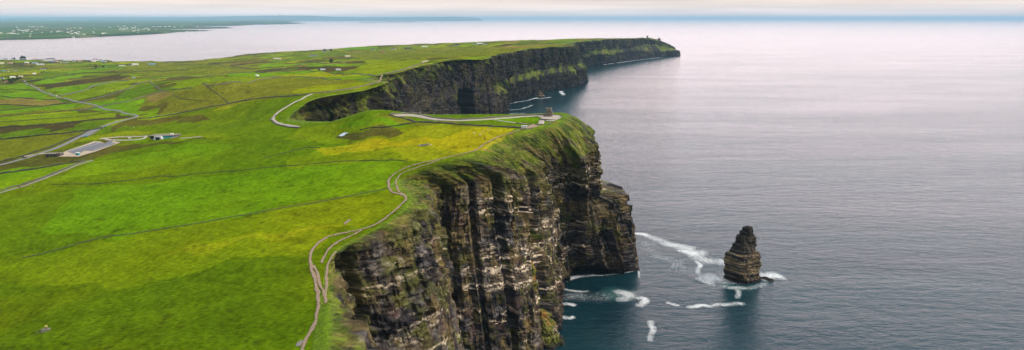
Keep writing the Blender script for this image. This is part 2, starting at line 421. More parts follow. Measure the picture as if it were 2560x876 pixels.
# ------------------------------------------------------------------ material helpers
def newmat(name):
    m = bpy.data.materials.new(name); m.use_nodes = True
    nt = m.node_tree; b = nt.nodes['Principled BSDF']
    return m, nt, b
def N(nt, t, **kw):
    n = nt.nodes.new(t)
    for k, v in kw.items():
        if k in n.inputs.keys() if hasattr(n, 'inputs') else False: n.inputs[k].default_value = v
        else: setattr(n, k, v)
    return n
def plain(name, col, rough=0.85, metal=0.0, var=0.25, scale=1.5, bump=0.0):
    m, nt, b = newmat(name)
    tc = N(nt, 'ShaderNodeNewGeometry'); no = N(nt, 'ShaderNodeTexNoise'); no.inputs['Scale'].default_value = scale; no.inputs['Detail'].default_value = 5
    nt.links.new(tc.outputs['Position'], no.inputs['Vector'])
    mr = N(nt, 'ShaderNodeMapRange'); mr.inputs['To Min'].default_value = 1 - var; mr.inputs['To Max'].default_value = 1 + var
    nt.links.new(no.outputs['Fac'], mr.inputs['Value'])
    mx = N(nt, 'ShaderNodeVectorMath', operation='SCALE'); mx.inputs[0].default_value = col[:3]
    nt.links.new(mr.outputs[0], mx.inputs['Scale']); nt.links.new(mx.outputs[0], b.inputs['Base Color'])
    b.inputs['Roughness'].default_value = rough; b.inputs['Metallic'].default_value = metal
    if bump:
        bp = N(nt, 'ShaderNodeBump'); bp.inputs['Strength'].default_value = bump; bp.inputs['Distance'].default_value = 0.3
        nt.links.new(no.outputs['Fac'], bp.inputs['Height']); nt.links.new(bp.outputs[0], b.inputs['Normal'])
    return m

def grass_mat():
    m, nt, b = newmat('grass')
    at_ = N(nt, 'ShaderNodeAttribute', attribute_name='col'); g = N(nt, 'ShaderNodeNewGeometry')
    mp = N(nt, 'ShaderNodeMapping'); mp.inputs['Scale'].default_value = (0.9, 2.2, 1.0); mp.inputs['Rotation'].default_value = (0, 0, 0.25)
    nt.links.new(g.outputs['Position'], mp.inputs['Vector'])
    n1 = N(nt, 'ShaderNodeTexNoise'); n1.inputs['Scale'].default_value = 0.35; n1.inputs['Detail'].default_value = 8; n1.inputs['Roughness'].default_value = 0.75
    nt.links.new(mp.outputs[0], n1.inputs['Vector'])
    mr = N(nt, 'ShaderNodeMapRange'); mr.inputs['From Min'].default_value = 0.3; mr.inputs['From Max'].default_value = 0.7; mr.inputs['To Min'].default_value = 0.42; mr.inputs['To Max'].default_value = 1.58
    nt.links.new(n1.outputs['Fac'], mr.inputs['Value'])
    sc = N(nt, 'ShaderNodeVectorMath', operation='SCALE'); nt.links.new(at_.outputs['Color'], sc.inputs[0]); nt.links.new(mr.outputs[0], sc.inputs['Scale'])
    nt.links.new(sc.outputs[0], b.inputs['Base Color'])
    bp = N(nt, 'ShaderNodeBump'); bp.inputs['Strength'].default_value = 0.7; bp.inputs['Distance'].default_value = 2.0
    nt.links.new(n1.outputs['Fac'], bp.inputs['Height']); nt.links.new(bp.outputs[0], b.inputs['Normal'])
    b.inputs['Roughness'].default_value = 1.0; b.inputs['Specular IOR Level'].default_value = 0.0
    return m
M_GRASS = grass_mat()

def rock_mat():
    m, nt, b = newmat('cliff_rock')
    at_ = N(nt, 'ShaderNodeAttribute', attribute_name='col'); g = N(nt, 'ShaderNodeNewGeometry')
    mp = N(nt, 'ShaderNodeMapping'); mp.inputs['Scale'].default_value = (0.5, 0.5, 1.6)
    nt.links.new(g.outputs['Position'], mp.inputs['Vector'])
    n1 = N(nt, 'ShaderNodeTexNoise'); n1.inputs['Scale'].default_value = 0.55; n1.inputs['Detail'].default_value = 9; n1.inputs['Roughness'].default_value = 0.75
    nt.links.new(mp.outputs[0], n1.inputs['Vector'])
    mr = N(nt, 'ShaderNodeMapRange'); mr.inputs['From Min'].default_value = 0.3; mr.inputs['From Max'].default_value = 0.7; mr.inputs['To Min'].default_value = 0.45; mr.inputs['To Max'].default_value = 1.6
    nt.links.new(n1.outputs['Fac'], mr.inputs['Value'])
    sc = N(nt, 'ShaderNodeVectorMath', operation='SCALE'); nt.links.new(at_.outputs['Color'], sc.inputs[0]); nt.links.new(mr.outputs[0], sc.inputs['Scale'])
    nt.links.new(sc.outputs[0], b.inputs['Base Color'])
    bp = N(nt, 'ShaderNodeBump'); bp.inputs['Strength'].default_value = 0.8; bp.inputs['Distance'].default_value = 1.5
    nt.links.new(n1.outputs['Fac'], bp.inputs['Height']); nt.links.new(bp.outputs[0], b.inputs['Normal'])
    b.inputs['Roughness'].default_value = 0.9; b.inputs['Specular IOR Level'].default_value = 0.1
    return m
M_ROCK = rock_mat()

# ------------------------------------------------------------------ land sheet
def land_sheet():
    nr, nc = 1050, 1150
    Y = np.exp(np.linspace(math.log(70), math.log(10500), nr))
    a = np.linspace(-1.08, 0.30, nc)
    yy, aa = np.meshgrid(Y, a, indexing='ij')
    xx = aa * (yy * cP + 45)
    mask = np.zeros(xx.shape, bool)
    for i in range(0, nr, 50):
        mask[i:i + 50] = inside_land(xx[i:i + 50], yy[i:i + 50])
    zz = hland(xx, yy)
    mask &= zz > -9
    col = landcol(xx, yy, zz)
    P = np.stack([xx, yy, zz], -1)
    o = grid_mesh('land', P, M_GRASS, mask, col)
    return tag(o, 'green pasture land rolling down behind the cliff tops towards the bay', None, None, 'structure')
LAND = land_sheet()

# ------------------------------------------------------------------ cliffs
def cliff_ribbon(name, s0, s1, ds, nrows, sig, inl, lift, amp, label, segrows=(0.12, 0.08, 0.34, 0.12, 0.34), fine=1.0, seed=100, caves=(), tone=1.0):
    s = np.arange(s0, s1 + ds, ds)
    S5 = coast_at(s, sig)
    wide = coast_at(s, max(sig, 16.0))
    mid = 0.5 * (wide[:, 1, :2] + wide[:, 4, :2])
    tg = np.gradient(mid, axis=0); tg /= np.linalg.norm(tg, axis=1)[:, None] + 1e-9
    nrm = np.stack([tg[:, 1], -tg[:, 0]], -1)          # seaward side (coast runs away from the viewer with the sea on its right)
    # hold the normal steady
    T = S5[:, 0].copy(); G = S5[:, 1]; M1 = S5[:, 2]; M2 = S5[:, 3]; B = S5[:, 4].copy(); B[:, 2] = 0
    T[:, 2] = hland(T[:, 0], T[:, 1])
    TI = T.copy(); dT = G[:, :2] - T[:, :2]; dT /= np.linalg.norm(dT, axis=1)[:, None] + 1e-6
    TI[:, :2] -= dT * inl; TI[:, 2] = hland(TI[:, 0], TI[:, 1])
    BB = B.copy(); BB[:, :2] += nrm * 4; BB[:, 2] = -14
    G = G.copy(); G[:, 2] = np.minimum(G[:, 2], T[:, 2] - 0.5)
    segs = [(TI, T, 5), (T, G, int(nrows * segrows[0])), (G, M1, int(nrows * segrows[2])), (M1, M2, int(nrows * segrows[3]) + int(nrows * segrows[1])), (M2, B, int(nrows * segrows[4])), (B, BB, 5)]
    cols = []; stage = []
    for k, (A, C, n) in enumerate(segs):
        for j in range(n + (k == len(segs) - 1)):
            t = j / n
            if k == 1:
                p = A + (C - A) * t
                p[:, 2] = A[:, 2] + (C[:, 2] - A[:, 2]) * (t ** 1.35)
            else:
                p = A + (C - A) * t
            cols.append(p); stage.append(k + t)
    P = np.stack(cols, 0)                       # rows x stations x 3
    st = np.array(stage)[:, None] * np.ones((1, len(s)))
    ss = np.ones((len(cols), 1)) * s[None]
    Gz = G[:, 2][None] * np.ones_like(ss); Z = P[..., 2]
    AL = np.concatenate([np.zeros((1, len(s))), np.cumsum(np.linalg.norm(np.diff(P, axis=0), axis=2), axis=0)], 0)
    # inland rows lie just on the sheet
    top = st < 1
    P[..., 2] = np.where(top, hland(P[..., 0], P[..., 1]) + lift * np.clip(st * 5, 0.0, 1.0) - 0.25 * (1 - np.clip(st * 5, 0, 1)), P[..., 2])
    Z = P[..., 2]
    rockf = sstep(1.80, 2.12, st + 0.25 * (vn(ss / 14 / fine, Z / 9, seed + 1) - 0.5))      # 0 on grass slope, 1 on the face
    slopef = sstep(1.02, 1.5, st)
    fade = sstep(0.0, 6.0, np.abs(Gz - Z) + 0) * rockf
    sw = ss + (6 * vn(Z / 60, ss / 300, seed + 2) - 3) * fine     # ribs lean a little as they go down
    f = fine
    rib = (ridge(sw / (58 * f), Z / (420 * f), seed + 3, 2) - 0.55) * 13 * f + (ridge(sw / (21 * f), Z / (190 * f), seed + 6, 2) - 0.55) * 10.0 * f + (ridge(sw / (8 * f), Z / (60 * f), seed + 9, 3) - 0.5) * 3.2 * f
    gul = -sstep(0.80, 0.95, ridge(sw / (34 * f) + 4.4, Z / (600 * f), seed + 12, 1)) * 11 * f
    # bedding: layers of uneven thickness, dipping gently, each broken into blocks
    zt = Z + 0.035 * ss + 2.0 * vn(ss / 60, Z / 40, seed + 14)
    def blocks(h, w, sd):
        q = zt / h + 0.8 * vn(zt / (h * 3.3), zt * 0, sd); li = np.floor(q)
        u = (ss + 40 * hsh(li, li * 0, sd + 1)) / (w * (0.5 + hsh(li, li * 0, sd + 2))); ui = np.floor(u)
        return hsh(ui, li, sd + 3), q - li, li
    b1, f1, l1 = blocks(17 * f, 13 * f, seed + 20); b2, f2, l2 = blocks(6.5 * f, 6 * f, seed + 30); b3, f3, l3 = blocks(2.3 * f, 4.0 * f, seed + 40)
    lay2 = hsh(l2, l2 * 0, seed + 50)
    ledge = (b1 - 0.5) * 6.0 * f + (b2 - 0.5) * 3.8 * f + (lay2 - 0.5) * 2.8 * f + (b3 - 0.5) * 1.8 * f
    d = (rib + gul) * amp * sstep(1.5, 2.35, st) + ledge * amp * fade
    terr = sstep(2.93, 3.05, st) * sstep(4.06, 3.93, st)
    d = d * (1 - 0.55 * terr)
    dgr = ((ridge(ss / (19 * f), AL / (46 * f), seed + 60, 4) - 0.5) * 5.0 + (fbm(ss / (7 * f), AL / (8 * f), seed + 63, 4) - 0.5) * 4.5) * f * slopef * (1 - rockf)
    d = d + dgr
    d = d * sstep(-16, -3, Z) + (1 - sstep(-16, -3, Z)) * rib * amp * 0.6
    for (cx, cy, cw, chh, dep) in caves:
        fo = S5[:, 4, :2]; s0 = s[int(np.argmin((fo[:, 0] - cx) ** 2 + (fo[:, 1] - cy) ** 2))]
        wob = 0.25 * (vn(Z / 9, ss * 0, 771) - 0.5)
        rad = (np.abs((ss - s0) / cw + wob)) ** 2.2 + np.clip(Z / (chh * (0.85 + 0.3 * vn(ss / 6, ss * 0, 772))), 0, 9) ** 3
        d = d - dep * sstep(1.15, 0.85, rad)
    d = np.where(st < 1.02, 0, d)
    P[..., 0] += nrm[None, :, 0] * d; P[..., 1] += nrm[None, :, 1] * d
    P[..., 2] += (fbm(ss / (6 * f), AL / (6 * f), seed + 70, 4) - 0.5) * 4.5 * f * slopef * (1 - rockf)
    # ---------------- colour
    X, Y = P[..., 0], P[..., 1]
    q1 = fbm(ss / (22 * f), Z / (16 * f), seed + 80, 4); q2 = fbm(ss / (4.5 * f), Z / (3.0 * f), seed + 84, 4); q3 = fbm(ss / (70 * f), Z / (60 * f), seed + 88, 3); q4 = hsh(np.floor(ss / (1.6 * f)), np.floor(Z / (1.1 * f)), seed + 92)
    dark = np.array((.030, .027, .030)); brown = np.array((.110, .085, .058)); grey = np.array((.135, .125, .120)); ochre = np.array((.200, .150, .050)); alg = np.array((.115, .120, .022)); rust = np.array((.12, .065, .042)); pale = np.array((.80, .66, .48))
    def mixc(a, bcol, t): return a * (1 - t[..., None]) + bcol * t[..., None]
    c = dark * np.ones(P.shape)
    c = mixc(c, brown, sstep(0.36, 0.66, q1))
    c = mixc(c, grey, sstep(0.50, 0.70, fbm(ss / (10 * f), Z / (8 * f), seed + 95, 4)) * 0.75)
    c = mixc(c, dark * 0.6, sstep(0.55, 0.30, q2) * 0.75)
    c = mixc(c, rust, sstep(0.62, 0.75, fbm(ss / (14 * f), Z / (14 * f), seed + 97, 3)) * 0.4)
    hi = Z / np.maximum(Gz, 30)
    c = mixc(c, alg, sstep(0.50, 0.68, fbm(ss / (12 * f), Z / (12 * f), seed + 99, 4) + 0.22 * (hi - 0.70)) * 0.60)
    c = mixc(c, ochre, sstep(0.55, 0.70, fbm(ss / (10 * f), Z / (26 * f), seed + 101, 3) + 0.10 * (hi - 0.6)) * 0.50)
    tl = np.floor(zt / (1.9 * f) + .6 * vn(zt / 7, ss / 90, seed + 130)); c = c * (0.50 + 0.95 * hsh(tl, np.floor(ss / (11 * f) + 9 * hsh(tl, tl * 0, seed + 131)), seed + 132))[..., None]
    # whitened ledges: guano and pale flags along the bedding
    band = sstep(0.56, 0.80, hsh(l2, l2 * 0, seed + 103) * 0.50 + 0.7 * fbm(ss / (17 * f), zt / (5 * f), seed + 104, 3))
    cell = hsh(np.floor(ss / (3.4 * f) + 9 * hsh(l3, l3 * 0, seed + 107)), np.floor(zt / (1.0 * f)), seed + 108)
    spot = np.clip(sstep(0.50, 0.62, fbm(ss / (8.0 * f), zt / (1.5 * f), seed + 106, 4)) * (cell > 0.30) + (cell > 0.95) * 0.7, 0, 1) * sstep(0.36, 0.56, q3 + 0.1)
    edge = sstep(0.45, 0.95, f2) + 0.35
    pz = sstep(0.08, 0.20, hi) * sstep(0.97, 0.80, hi)
    pf = np.clip(band * spot * edge * 1.5, 0, 1) * pz * PALE(s)[None]
    c = mixc(c, pale, np.clip(pf, 0, 0.9))
    c = c * (0.65 + 0.7 * q4)[..., None]
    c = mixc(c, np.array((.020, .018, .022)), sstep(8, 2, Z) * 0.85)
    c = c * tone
    # turf: slope above the brow, terraces, seams running down the gullies
    gcol = landcol(X, Y)
    v = fbm(ss / (8 * f) + AL / (40 * f), AL / (19 * f), seed + 110, 4); v2 = fbm(ss / (2.4 * f), AL / (4.5 * f), seed + 114, 3)
    tcol = mixc(np.array((.048, .070, .012)) * np.ones(P.shape), np.array((.120, .150, .016)), sstep(0.32, 0.66, v))
    tcol = mixc(tcol, np.array((.200, .170, .040)), sstep(0.56, 0.74, fbm(ss / (13 * f), AL / (17 * f), seed + 118, 3)) * 0.7)
    tcol = tcol * (0.45 + 1.1 * v2)[..., None]
    gmix = sstep(1.0, 1.28, st)
    gcol = gcol * (1 - gmix[..., None]) + tcol * gmix[..., None]
    creep = fbm(ss / (11 * f), Z / (13 * f), seed + 120, 4)
    turf = 1 - sstep(1.80, 2.22, st + (creep - 0.5) * 1.3 - CREEP(s)[None])
    terrt = sstep(2.90, 3.0, st + (creep - 0.5) * 1.0) * sstep(4.12, 3.92, st + (creep - 0.5) * 1.0) * sstep(.40, .52, fbm(ss / (30 * f), Z / (60 * f), seed + 126, 3)) * TERG(s)[None]
    turf = np.clip(np.maximum(turf, terrt), 0, 1)
    bare = sstep(0.56, 0.64, fbm(ss / (12 * f), AL / (9 * f), seed + 124, 4)) * sstep(1.35, 1.6, st) * (st < 2.4)
    turf = turf * (1 - 0.85 * bare)
    turf = np.where(st < 1.15, 1, turf)
    c = mixc(c, np.zeros(3), turf * 0) * (1 - turf[..., None]) + gcol * turf[..., None]
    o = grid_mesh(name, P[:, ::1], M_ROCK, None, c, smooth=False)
    return tag(o, label, None, None, 'structure')
_terr_st = np.array([1.0 if t[3][1] in (0.18, 0.2, 0.45, 0.15, 0.1, 0.35, 0.4, 0.3, 0.04, 0.12, 0.14) and t[3] != D0 else 0.0 for t in ST])
_creep = np.zeros(len(ST)); _creep[0:13] = -0.22; _creep[13:17] = -0.1; _creep[17:22] = -0.2; _creep[22:31] = -0.18; _creep[39:47] = 0.25; _creep[47:54] = 0.1; _creep[57:] = -0.25
_pale = np.full(len(ST), .25); _pale[0:13] = .55; _pale[13:16] = .35; _pale[16:21] = 1.8; _pale[21:24] = 1.2; _pale[24:33] = 1.9; _pale[38:57] = .3; _pale[57:] = .12
def PALE(s): return np.interp(s, SEG, _pale)
def CREEP(s): return np.interp(s, SEG, _creep)
def TERG(s): return np.interp(s, SEG, _terr_st)
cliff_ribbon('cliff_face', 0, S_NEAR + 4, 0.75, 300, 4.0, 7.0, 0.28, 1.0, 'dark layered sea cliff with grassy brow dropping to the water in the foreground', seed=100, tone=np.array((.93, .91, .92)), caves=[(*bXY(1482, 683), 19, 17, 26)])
cliff_ribbon('inlet_cliff', S_NEAR, S_MID, 2.0, 170, 7.0, 16.0, 0.6, 1.0, 'middle distance cliffs beyond the tower with a tall dark cave', fine=1.7, seed=300, tone=np.array((.30, .31, .38)), caves=[(*bXY(1176, 316), 36, 124, 150)])  # dark blue tone paints distance haze and shade into the rock colour
cliff_ribbon('headland_cliff', S_MID - 20, SEG[-1], 5.0, 110, 12.0, 50.0, 1.5, 1.0, 'farthest cliffs running out to the low point of the headland', fine=3.2, seed=500, tone=np.array((.28, .30, .38)))  # same painted haze and shade in the tone, as on the middle cliffs

# ------------------------------------------------------------------ sea
def sea_mat():
    m, nt, b = newmat('sea_water')
    g = N(nt, 'ShaderNodeNewGeometry')
    def noise(scale, det, rough, sx, sy, rot, dist=0.0):
        mp = N(nt, 'ShaderNodeMapping'); mp.inputs['Scale'].default_value = (sx, sy, 1); mp.inputs['Rotation'].default_value = (0, 0, rot)
        nt.links.new(g.outputs['Position'], mp.inputs['Vector'])
        n = N(nt, 'ShaderNodeTexNoise'); n.inputs['Scale'].default_value = scale; n.inputs['Detail'].default_value = det; n.inputs['Roughness'].default_value = rough; n.inputs['Distortion'].default_value = dist
        nt.links.new(mp.outputs[0], n.inputs['Vector']); return n
    a = noise(0.06, 6, 0.62, 0.6, 1.3, -0.30, 0.3); c = noise(0.011, 3, 0.5, 0.35, 1.5, -0.25); d = noise(0.28, 4, 0.6, 0.6, 1.2, -0.1)
    m1 = N(nt, 'ShaderNodeMath', operation='MULTIPLY_ADD'); m1.inputs[1].default_value = 1.75; nt.links.new(a.outputs['Fac'], m1.inputs[0])
    m2 = N(nt, 'ShaderNodeMath', operation='MULTIPLY_ADD'); m2.inputs[1].default_value = 2.2; nt.links.new(c.outputs['Fac'], m2.inputs[0]); nt.links.new(m2.outputs[0], m1.inputs[2])
    m3 = N(nt, 'ShaderNodeMath', operation='MULTIPLY'); m3.inputs[1].default_value = 0.65; nt.links.new(d.outputs['Fac'], m3.inputs[0]); nt.links.new(m3.outputs[0], m2.inputs[2])
    wd = noise(0.0022, 5, 0.55, 0.35, 1.6, -0.35, 0.6); wr = N(nt, 'ShaderNodeMapRange'); wr.inputs['From Min'].default_value = 0.35; wr.inputs['From Max'].default_value = 0.65; wr.inputs['To Min'].default_value = 0.8; wr.inputs['To Max'].default_value = 1.2; nt.links.new(wd.outputs['Fac'], wr.inputs['Value'])
    bp = N(nt, 'ShaderNodeBump'); bp.inputs['Strength'].default_value = 1.0; nt.links.new(wr.outputs[0], bp.inputs['Distance'])
    nt.links.new(m1.outputs[0], bp.inputs['Height']); nt.links.new(bp.outputs[0], b.inputs['Normal'])
    # water body: deep blue with greener drifts
    e = noise(0.0045, 4, 0.55, 0.5, 1.0, 0.3)
    cr = N(nt, 'ShaderNodeValToRGB'); cr.color_ramp.elements[0].position = 0.35; cr.color_ramp.elements[0].color = (.003, .020, .032, 1); cr.color_ramp.elements[1].position = 0.68; cr.color_ramp.elements[1].color = (.005, .036, .046, 1)
    nt.links.new(e.outputs['Fac'], cr.inputs['Fac']); nt.links.new(cr.outputs[0], b.inputs['Base Color'])
    b.inputs['Roughness'].default_value = 0.11; b.inputs['IOR'].default_value = 1.34
    return m
M_SEA = sea_mat()
def build_sea():
    nr = 120; r = np.concatenate([[0.0], np.exp(np.linspace(math.log(80), math.log(160000), nr))])
    th = np.linspace(0, 2 * math.pi, 97)
    rr, tt = np.meshgrid(r, th, indexing='ij')
    P = np.stack([rr * np.cos(tt), rr * np.sin(tt) + 300, np.zeros_like(rr)], -1)
    o = grid_mesh('sea', P[:, ::-1], M_SEA)
    return tag(o, 'calm blue grey sea reflecting a pale sky', None, None, 'structure')
SEA = build_sea()

# ------------------------------------------------------------------ sky, sun
SUN_AZ, SUN_EL = R(98), R(36)          # azimuth measured from straight ahead (+Y) towards +X
def build_world():
    w = bpy.data.worlds.new('World'); SC.world = w; w.use_nodes = True
    nt = w.node_tree; bg = nt.nodes['Background']; L = nt.links.new
    sky = N(nt, 'ShaderNodeTexSky'); sky.sky_type = 'NISHITA'; sky.sun_disc = False; sky.sun_elevation = SUN_EL; sky.sun_rotation = SUN_AZ
    sky.altitude = 300; sky.dust_density = 2.0
    tc = N(nt, 'ShaderNodeTexCoord'); sep = N(nt, 'ShaderNodeSeparateXYZ'); L(tc.outputs['Generated'], sep.inputs[0])
    # elevation ramp of the cloud deck (values are multiplied by 10 against the 0.1 background strength)
    cr = N(nt, 'ShaderNodeValToRGB'); r = cr.color_ramp
    L(sep.outputs['Z'], cr.inputs['Fac'])
    stops = [(0.0, (.80,.70,.70)), (.006, (.86,.79,.80)), (.018, (.93,.80,.74)), (.040, (1.05,.88,.82)), (.08, (2.2,1.68,1.62)), (.145, (2.3,1.74,1.78)), (.205, (.98,.95,1.06)), (.28, (.26,.50,.64)), (.46, (.15,.42,.56)), (.65, (1.1,1.15,1.2)), (1.0, (1.7,1.7,1.7))]
    while len(r.elements) < len(stops): r.elements.new(0.5)
    for e, (p, c) in zip(r.elements, stops): e.position = p; e.color = (*c, 1)
    # glow of the veiled sun over the open sea
    dv = N(nt, 'ShaderNodeVectorMath', operation='DOT_PRODUCT'); ga, ge = R(15), R(13)
    dv.inputs[1].default_value = (math.sin(ga) * math.cos(ge), math.cos(ga) * math.cos(ge), math.sin(ge)); L(tc.outputs['Generated'], dv.inputs[0])
    gm = N(nt, 'ShaderNodeMapRange', interpolation_type='SMOOTHSTEP'); gm.inputs['From Min'].default_value = 0.78; gm.inputs['From Max'].default_value = 1.0; gm.inputs['To Min'].default_value = 0.0; gm.inputs['To Max'].default_value = 1.0
    L(dv.outputs['Value'], gm.inputs['Value'])
    # only above the horizon bank
    em = N(nt, 'ShaderNodeMapRange', interpolation_type='SMOOTHSTEP'); em.inputs['From Min'].default_value = 0.05; em.inputs['From Max'].default_value = 0.20; L(sep.outputs['Z'], em.inputs['Value'])
    eu = N(nt, 'ShaderNodeMapRange', interpolation_type='SMOOTHSTEP'); eu.inputs['From Min'].default_value = 0.29; eu.inputs['From Max'].default_value = 0.17; L(sep.outputs['Z'], eu.inputs['Value'])
    ee = N(nt, 'ShaderNodeMath', operation='MULTIPLY'); L(eu.outputs[0], ee.inputs[0]); L(em.outputs[0], ee.inputs[1])
    gme = N(nt, 'ShaderNodeMath', operation='MULTIPLY'); L(gm.outputs[0], gme.inputs[0]); L(ee.outputs[0], gme.inputs[1])
    gc = N(nt, 'ShaderNodeVectorMath', operation='SCALE'); gc.inputs[0].default_value = (2.4, 1.92, 1.85); L(gme.outputs[0], gc.inputs['Scale'])
    # soft streaks of cloud
    mp = N(nt, 'ShaderNodeMapping'); mp.inputs['Scale'].default_value = (1.3, 1.3, 42.0); L(tc.outputs['Generated'], mp.inputs['Vector'])
    no = N(nt, 'ShaderNodeTexNoise'); no.inputs['Scale'].default_value = 2.2; no.inputs['Detail'].default_value = 5; no.inputs['Roughness'].default_value = 0.55; L(mp.outputs[0], no.inputs['Vector'])
    nr = N(nt, 'ShaderNodeMapRange'); nr.inputs['From Min'].default_value = 0.35; nr.inputs['From Max'].default_value = 0.68; nr.inputs['To Min'].default_value = 0.84; nr.inputs['To Max'].default_value = 1.12; L(no.outputs['Fac'], nr.inputs['Value'])
    s1 = N(nt, 'ShaderNodeVectorMath', operation='SCALE'); L(cr.outputs[0], s1.inputs[0]); L(nr.outputs[0], s1.inputs['Scale'])
    ad = N(nt, 'ShaderNodeVectorMath', operation='ADD'); L(s1.outputs[0], ad.inputs[0]); L(gc.outputs[0], ad.inputs[1])
    bk = N(nt, 'ShaderNodeMapRange', interpolation_type='SMOOTHSTEP'); bk.inputs['From Min'].default_value = -0.7; bk.inputs['From Max'].default_value = 0.5; bk.inputs['To Min'].default_value = 4.5; bk.inputs['To Max'].default_value = 10.0
    L(sep.outputs['Y'], bk.inputs['Value'])
    s2 = N(nt, 'ShaderNodeVectorMath', operation='SCALE'); L(bk.outputs[0], s2.inputs['Scale']); L(ad.outputs[0], s2.inputs[0])
    # cloud deck almost closed: a little of the clear sky shows through
    mx = N(nt, 'ShaderNodeMix', data_type='RGBA'); mx.inputs['Factor'].default_value = 0.90; L(sky.outputs[0], mx.inputs['A']); L(s2.outputs[0], mx.inputs['B'])
    L(mx.outputs['Result'], bg.inputs['Color']); bg.inputs['Strength'].default_value = 0.10
build_world()
def build_sun():
    l = bpy.data.lights.new('sun', 'SUN'); l.energy = 2.6; l.angle = R(9); l.color = (1.0, .90, .76)
    o = bpy.data.objects.new('sun', l); COL.objects.link(o)
    d = Vector((math.sin(SUN_AZ) * math.cos(SUN_EL), math.cos(SUN_AZ) * math.cos(SUN_EL), math.sin(SUN_EL)))
    o.rotation_euler = d.to_track_quat('Z', 'Y').to_euler()
build_sun()

# ------------------------------------------------------------------ the air
def build_haze(dens=1.7e-5):
    x, y0, y1, z0, z1 = 150000, -30000, 150000, -20, 560
    bm = bmesh.new(); bmesh.ops.create_cube(bm, size=1)
    for v in bm.verts: v.co = (v.co.x * 2 * x, y0 + (v.co.y + .5) * (y1 - y0), z0 + (v.co.z + .5) * (z1 - z0))
    me = bpy.data.meshes.new('haze'); bm.to_mesh(me); bm.free()
    o = bpy.data.objects.new('haze', me); COL.objects.link(o)
    m = bpy.data.materials.new('haze_air'); m.use_nodes = True; nt = m.node_tree; nt.nodes.remove(nt.nodes['Principled BSDF'])
    v = N(nt, 'ShaderNodeVolumePrincipled'); v.inputs['Color'].default_value = (.48, .76, 1.0, 1); v.inputs['Density'].default_value = dens; v.inputs['Anisotropy'].default_value = 0.0
    nt.links.new(v.outputs[0], nt.nodes['Material Output'].inputs['Volume'])
    me.materials.append(m)
    return tag(o, 'thin blue haze hanging over the far shore and sea', None, None, 'stuff')
if HAZE: build_haze()

# ------------------------------------------------------------------ camera and render settings
cam = bpy.data.cameras.new('camera'); cam.sensor_width = 36; cam.lens = 36 * F / 2560; cam.clip_start = 1; cam.clip_end = 400000
co = bpy.data.objects.new('camera', cam); COL.objects.link(co); co.location = (0, 0, CH); co.rotation_euler = (math.pi / 2 - PT, 0, 0)
SC.camera = co
SC.render.engine = 'CYCLES'
SC.view_settings.view_transform = 'Standard'; SC.view_settings.look = 'None'; SC.view_settings.exposure = EXPO; SC.view_settings.gamma = 1
SC.cycles.use_denoising = True
SC.cycles.max_bounces = 5; SC.cycles.diffuse_bounces = 2; SC.cycles.glossy_bounces = 2; SC.cycles.volume_bounces = 1; SC.cycles.transparent_max_bounces = 12
SC.cycles.sample_clamp_indirect = 4
# ------------------------------------------------------------------ far shore, hills and islands across the bay
def py_of(Y):   # photo row of a sea level point at distance Y
    t = CH / Y; return 438.0 - F * ((sP - t * cP) / (cP + t * sP)) * 1.0
FARSHORE = [(-700,118),(0,100.5),(60,99.5),(150,97.5),(170,95.5),(215,94.5),(260,92),(330,89),(380,86.5),(425,83.5),(440,81),(470,79.5),(540,77.2),(500,76.4),(430,77),(400,75),(440,73.5),(520,72.2),(590,70.8),(560,69.6),
 (500,70),(440,69),(500,67.5),(600,64.5),(640,62),(700,61),(775,59.5),(700,58.4),(650,57.5),(760,55.8),(720,54.0),(690,50.5),(-700,50.5)]
def far_land():
    nr, nc = 330, 1300
    Y = np.exp(np.linspace(math.log(9000), math.log(105000), nr)); a = np.linspace(-1.15, -0.20, nc)
    yy, aa = np.meshgrid(Y, a, indexing='ij'); xx = aa * (yy * cP + 75)
    v = -CH / yy; # world slope
    den = yy * cP + CH * sP
    px = 1280 + F * xx / den; py = 438 - F * (yy * sP - CH * cP) / den
    wob = 2.5 * (fbm(px / 24, py / 2.0, 900, 4) - .5)
    ins = inpoly(px, py + wob * 0.35, FARSHORE)
    d = np.minimum(dpoly(px / 10, py, [(p[0] / 10, p[1]) for p in FARSHORE]), 5)
    h = np.where(ins, 3 + sstep(0, 1.2, d) * (14 + 30 * fbm(xx / 1500, yy / 3500, 905, 3)) + np.clip(yy - 20000, 0, 60000) / 60000 * 230 * fbm(xx / 6000, yy / 14000, 908, 3), -30.0)
    hv, h2, e = voro(xx, yy, 260, 700, 950)
    pal = np.array([(.06,.15,.02), (.09,.20,.02), (.05,.10,.02), (.13,.17,.03), (.10,.09,.03), (.04,.07,.02), (.07,.13,.03), (.16,.15,.06)])
    col = pal[np.minimum((hv * 8).astype(int), 7)] * (0.7 + 0.6 * h2[..., None])
    hd = sstep(22, 8, e)[..., None] * 0.6; col = col * (1 - hd) + np.array((.02, .035, .015)) * hd
    wd = sstep(0.58, 0.66, fbm(xx / 700, yy / 1500, 960, 4))[..., None]; col = col * (1 - wd * .8) + np.array((.02, .04, .015)) * wd * .8
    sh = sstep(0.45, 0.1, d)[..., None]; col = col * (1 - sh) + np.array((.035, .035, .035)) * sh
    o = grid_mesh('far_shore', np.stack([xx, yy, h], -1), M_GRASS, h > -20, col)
    tag(o, 'low patchwork farmland along the far side of the bay', None, None, 'structure')
    return xx, yy, h, ins, px, py
_fl = far_land()

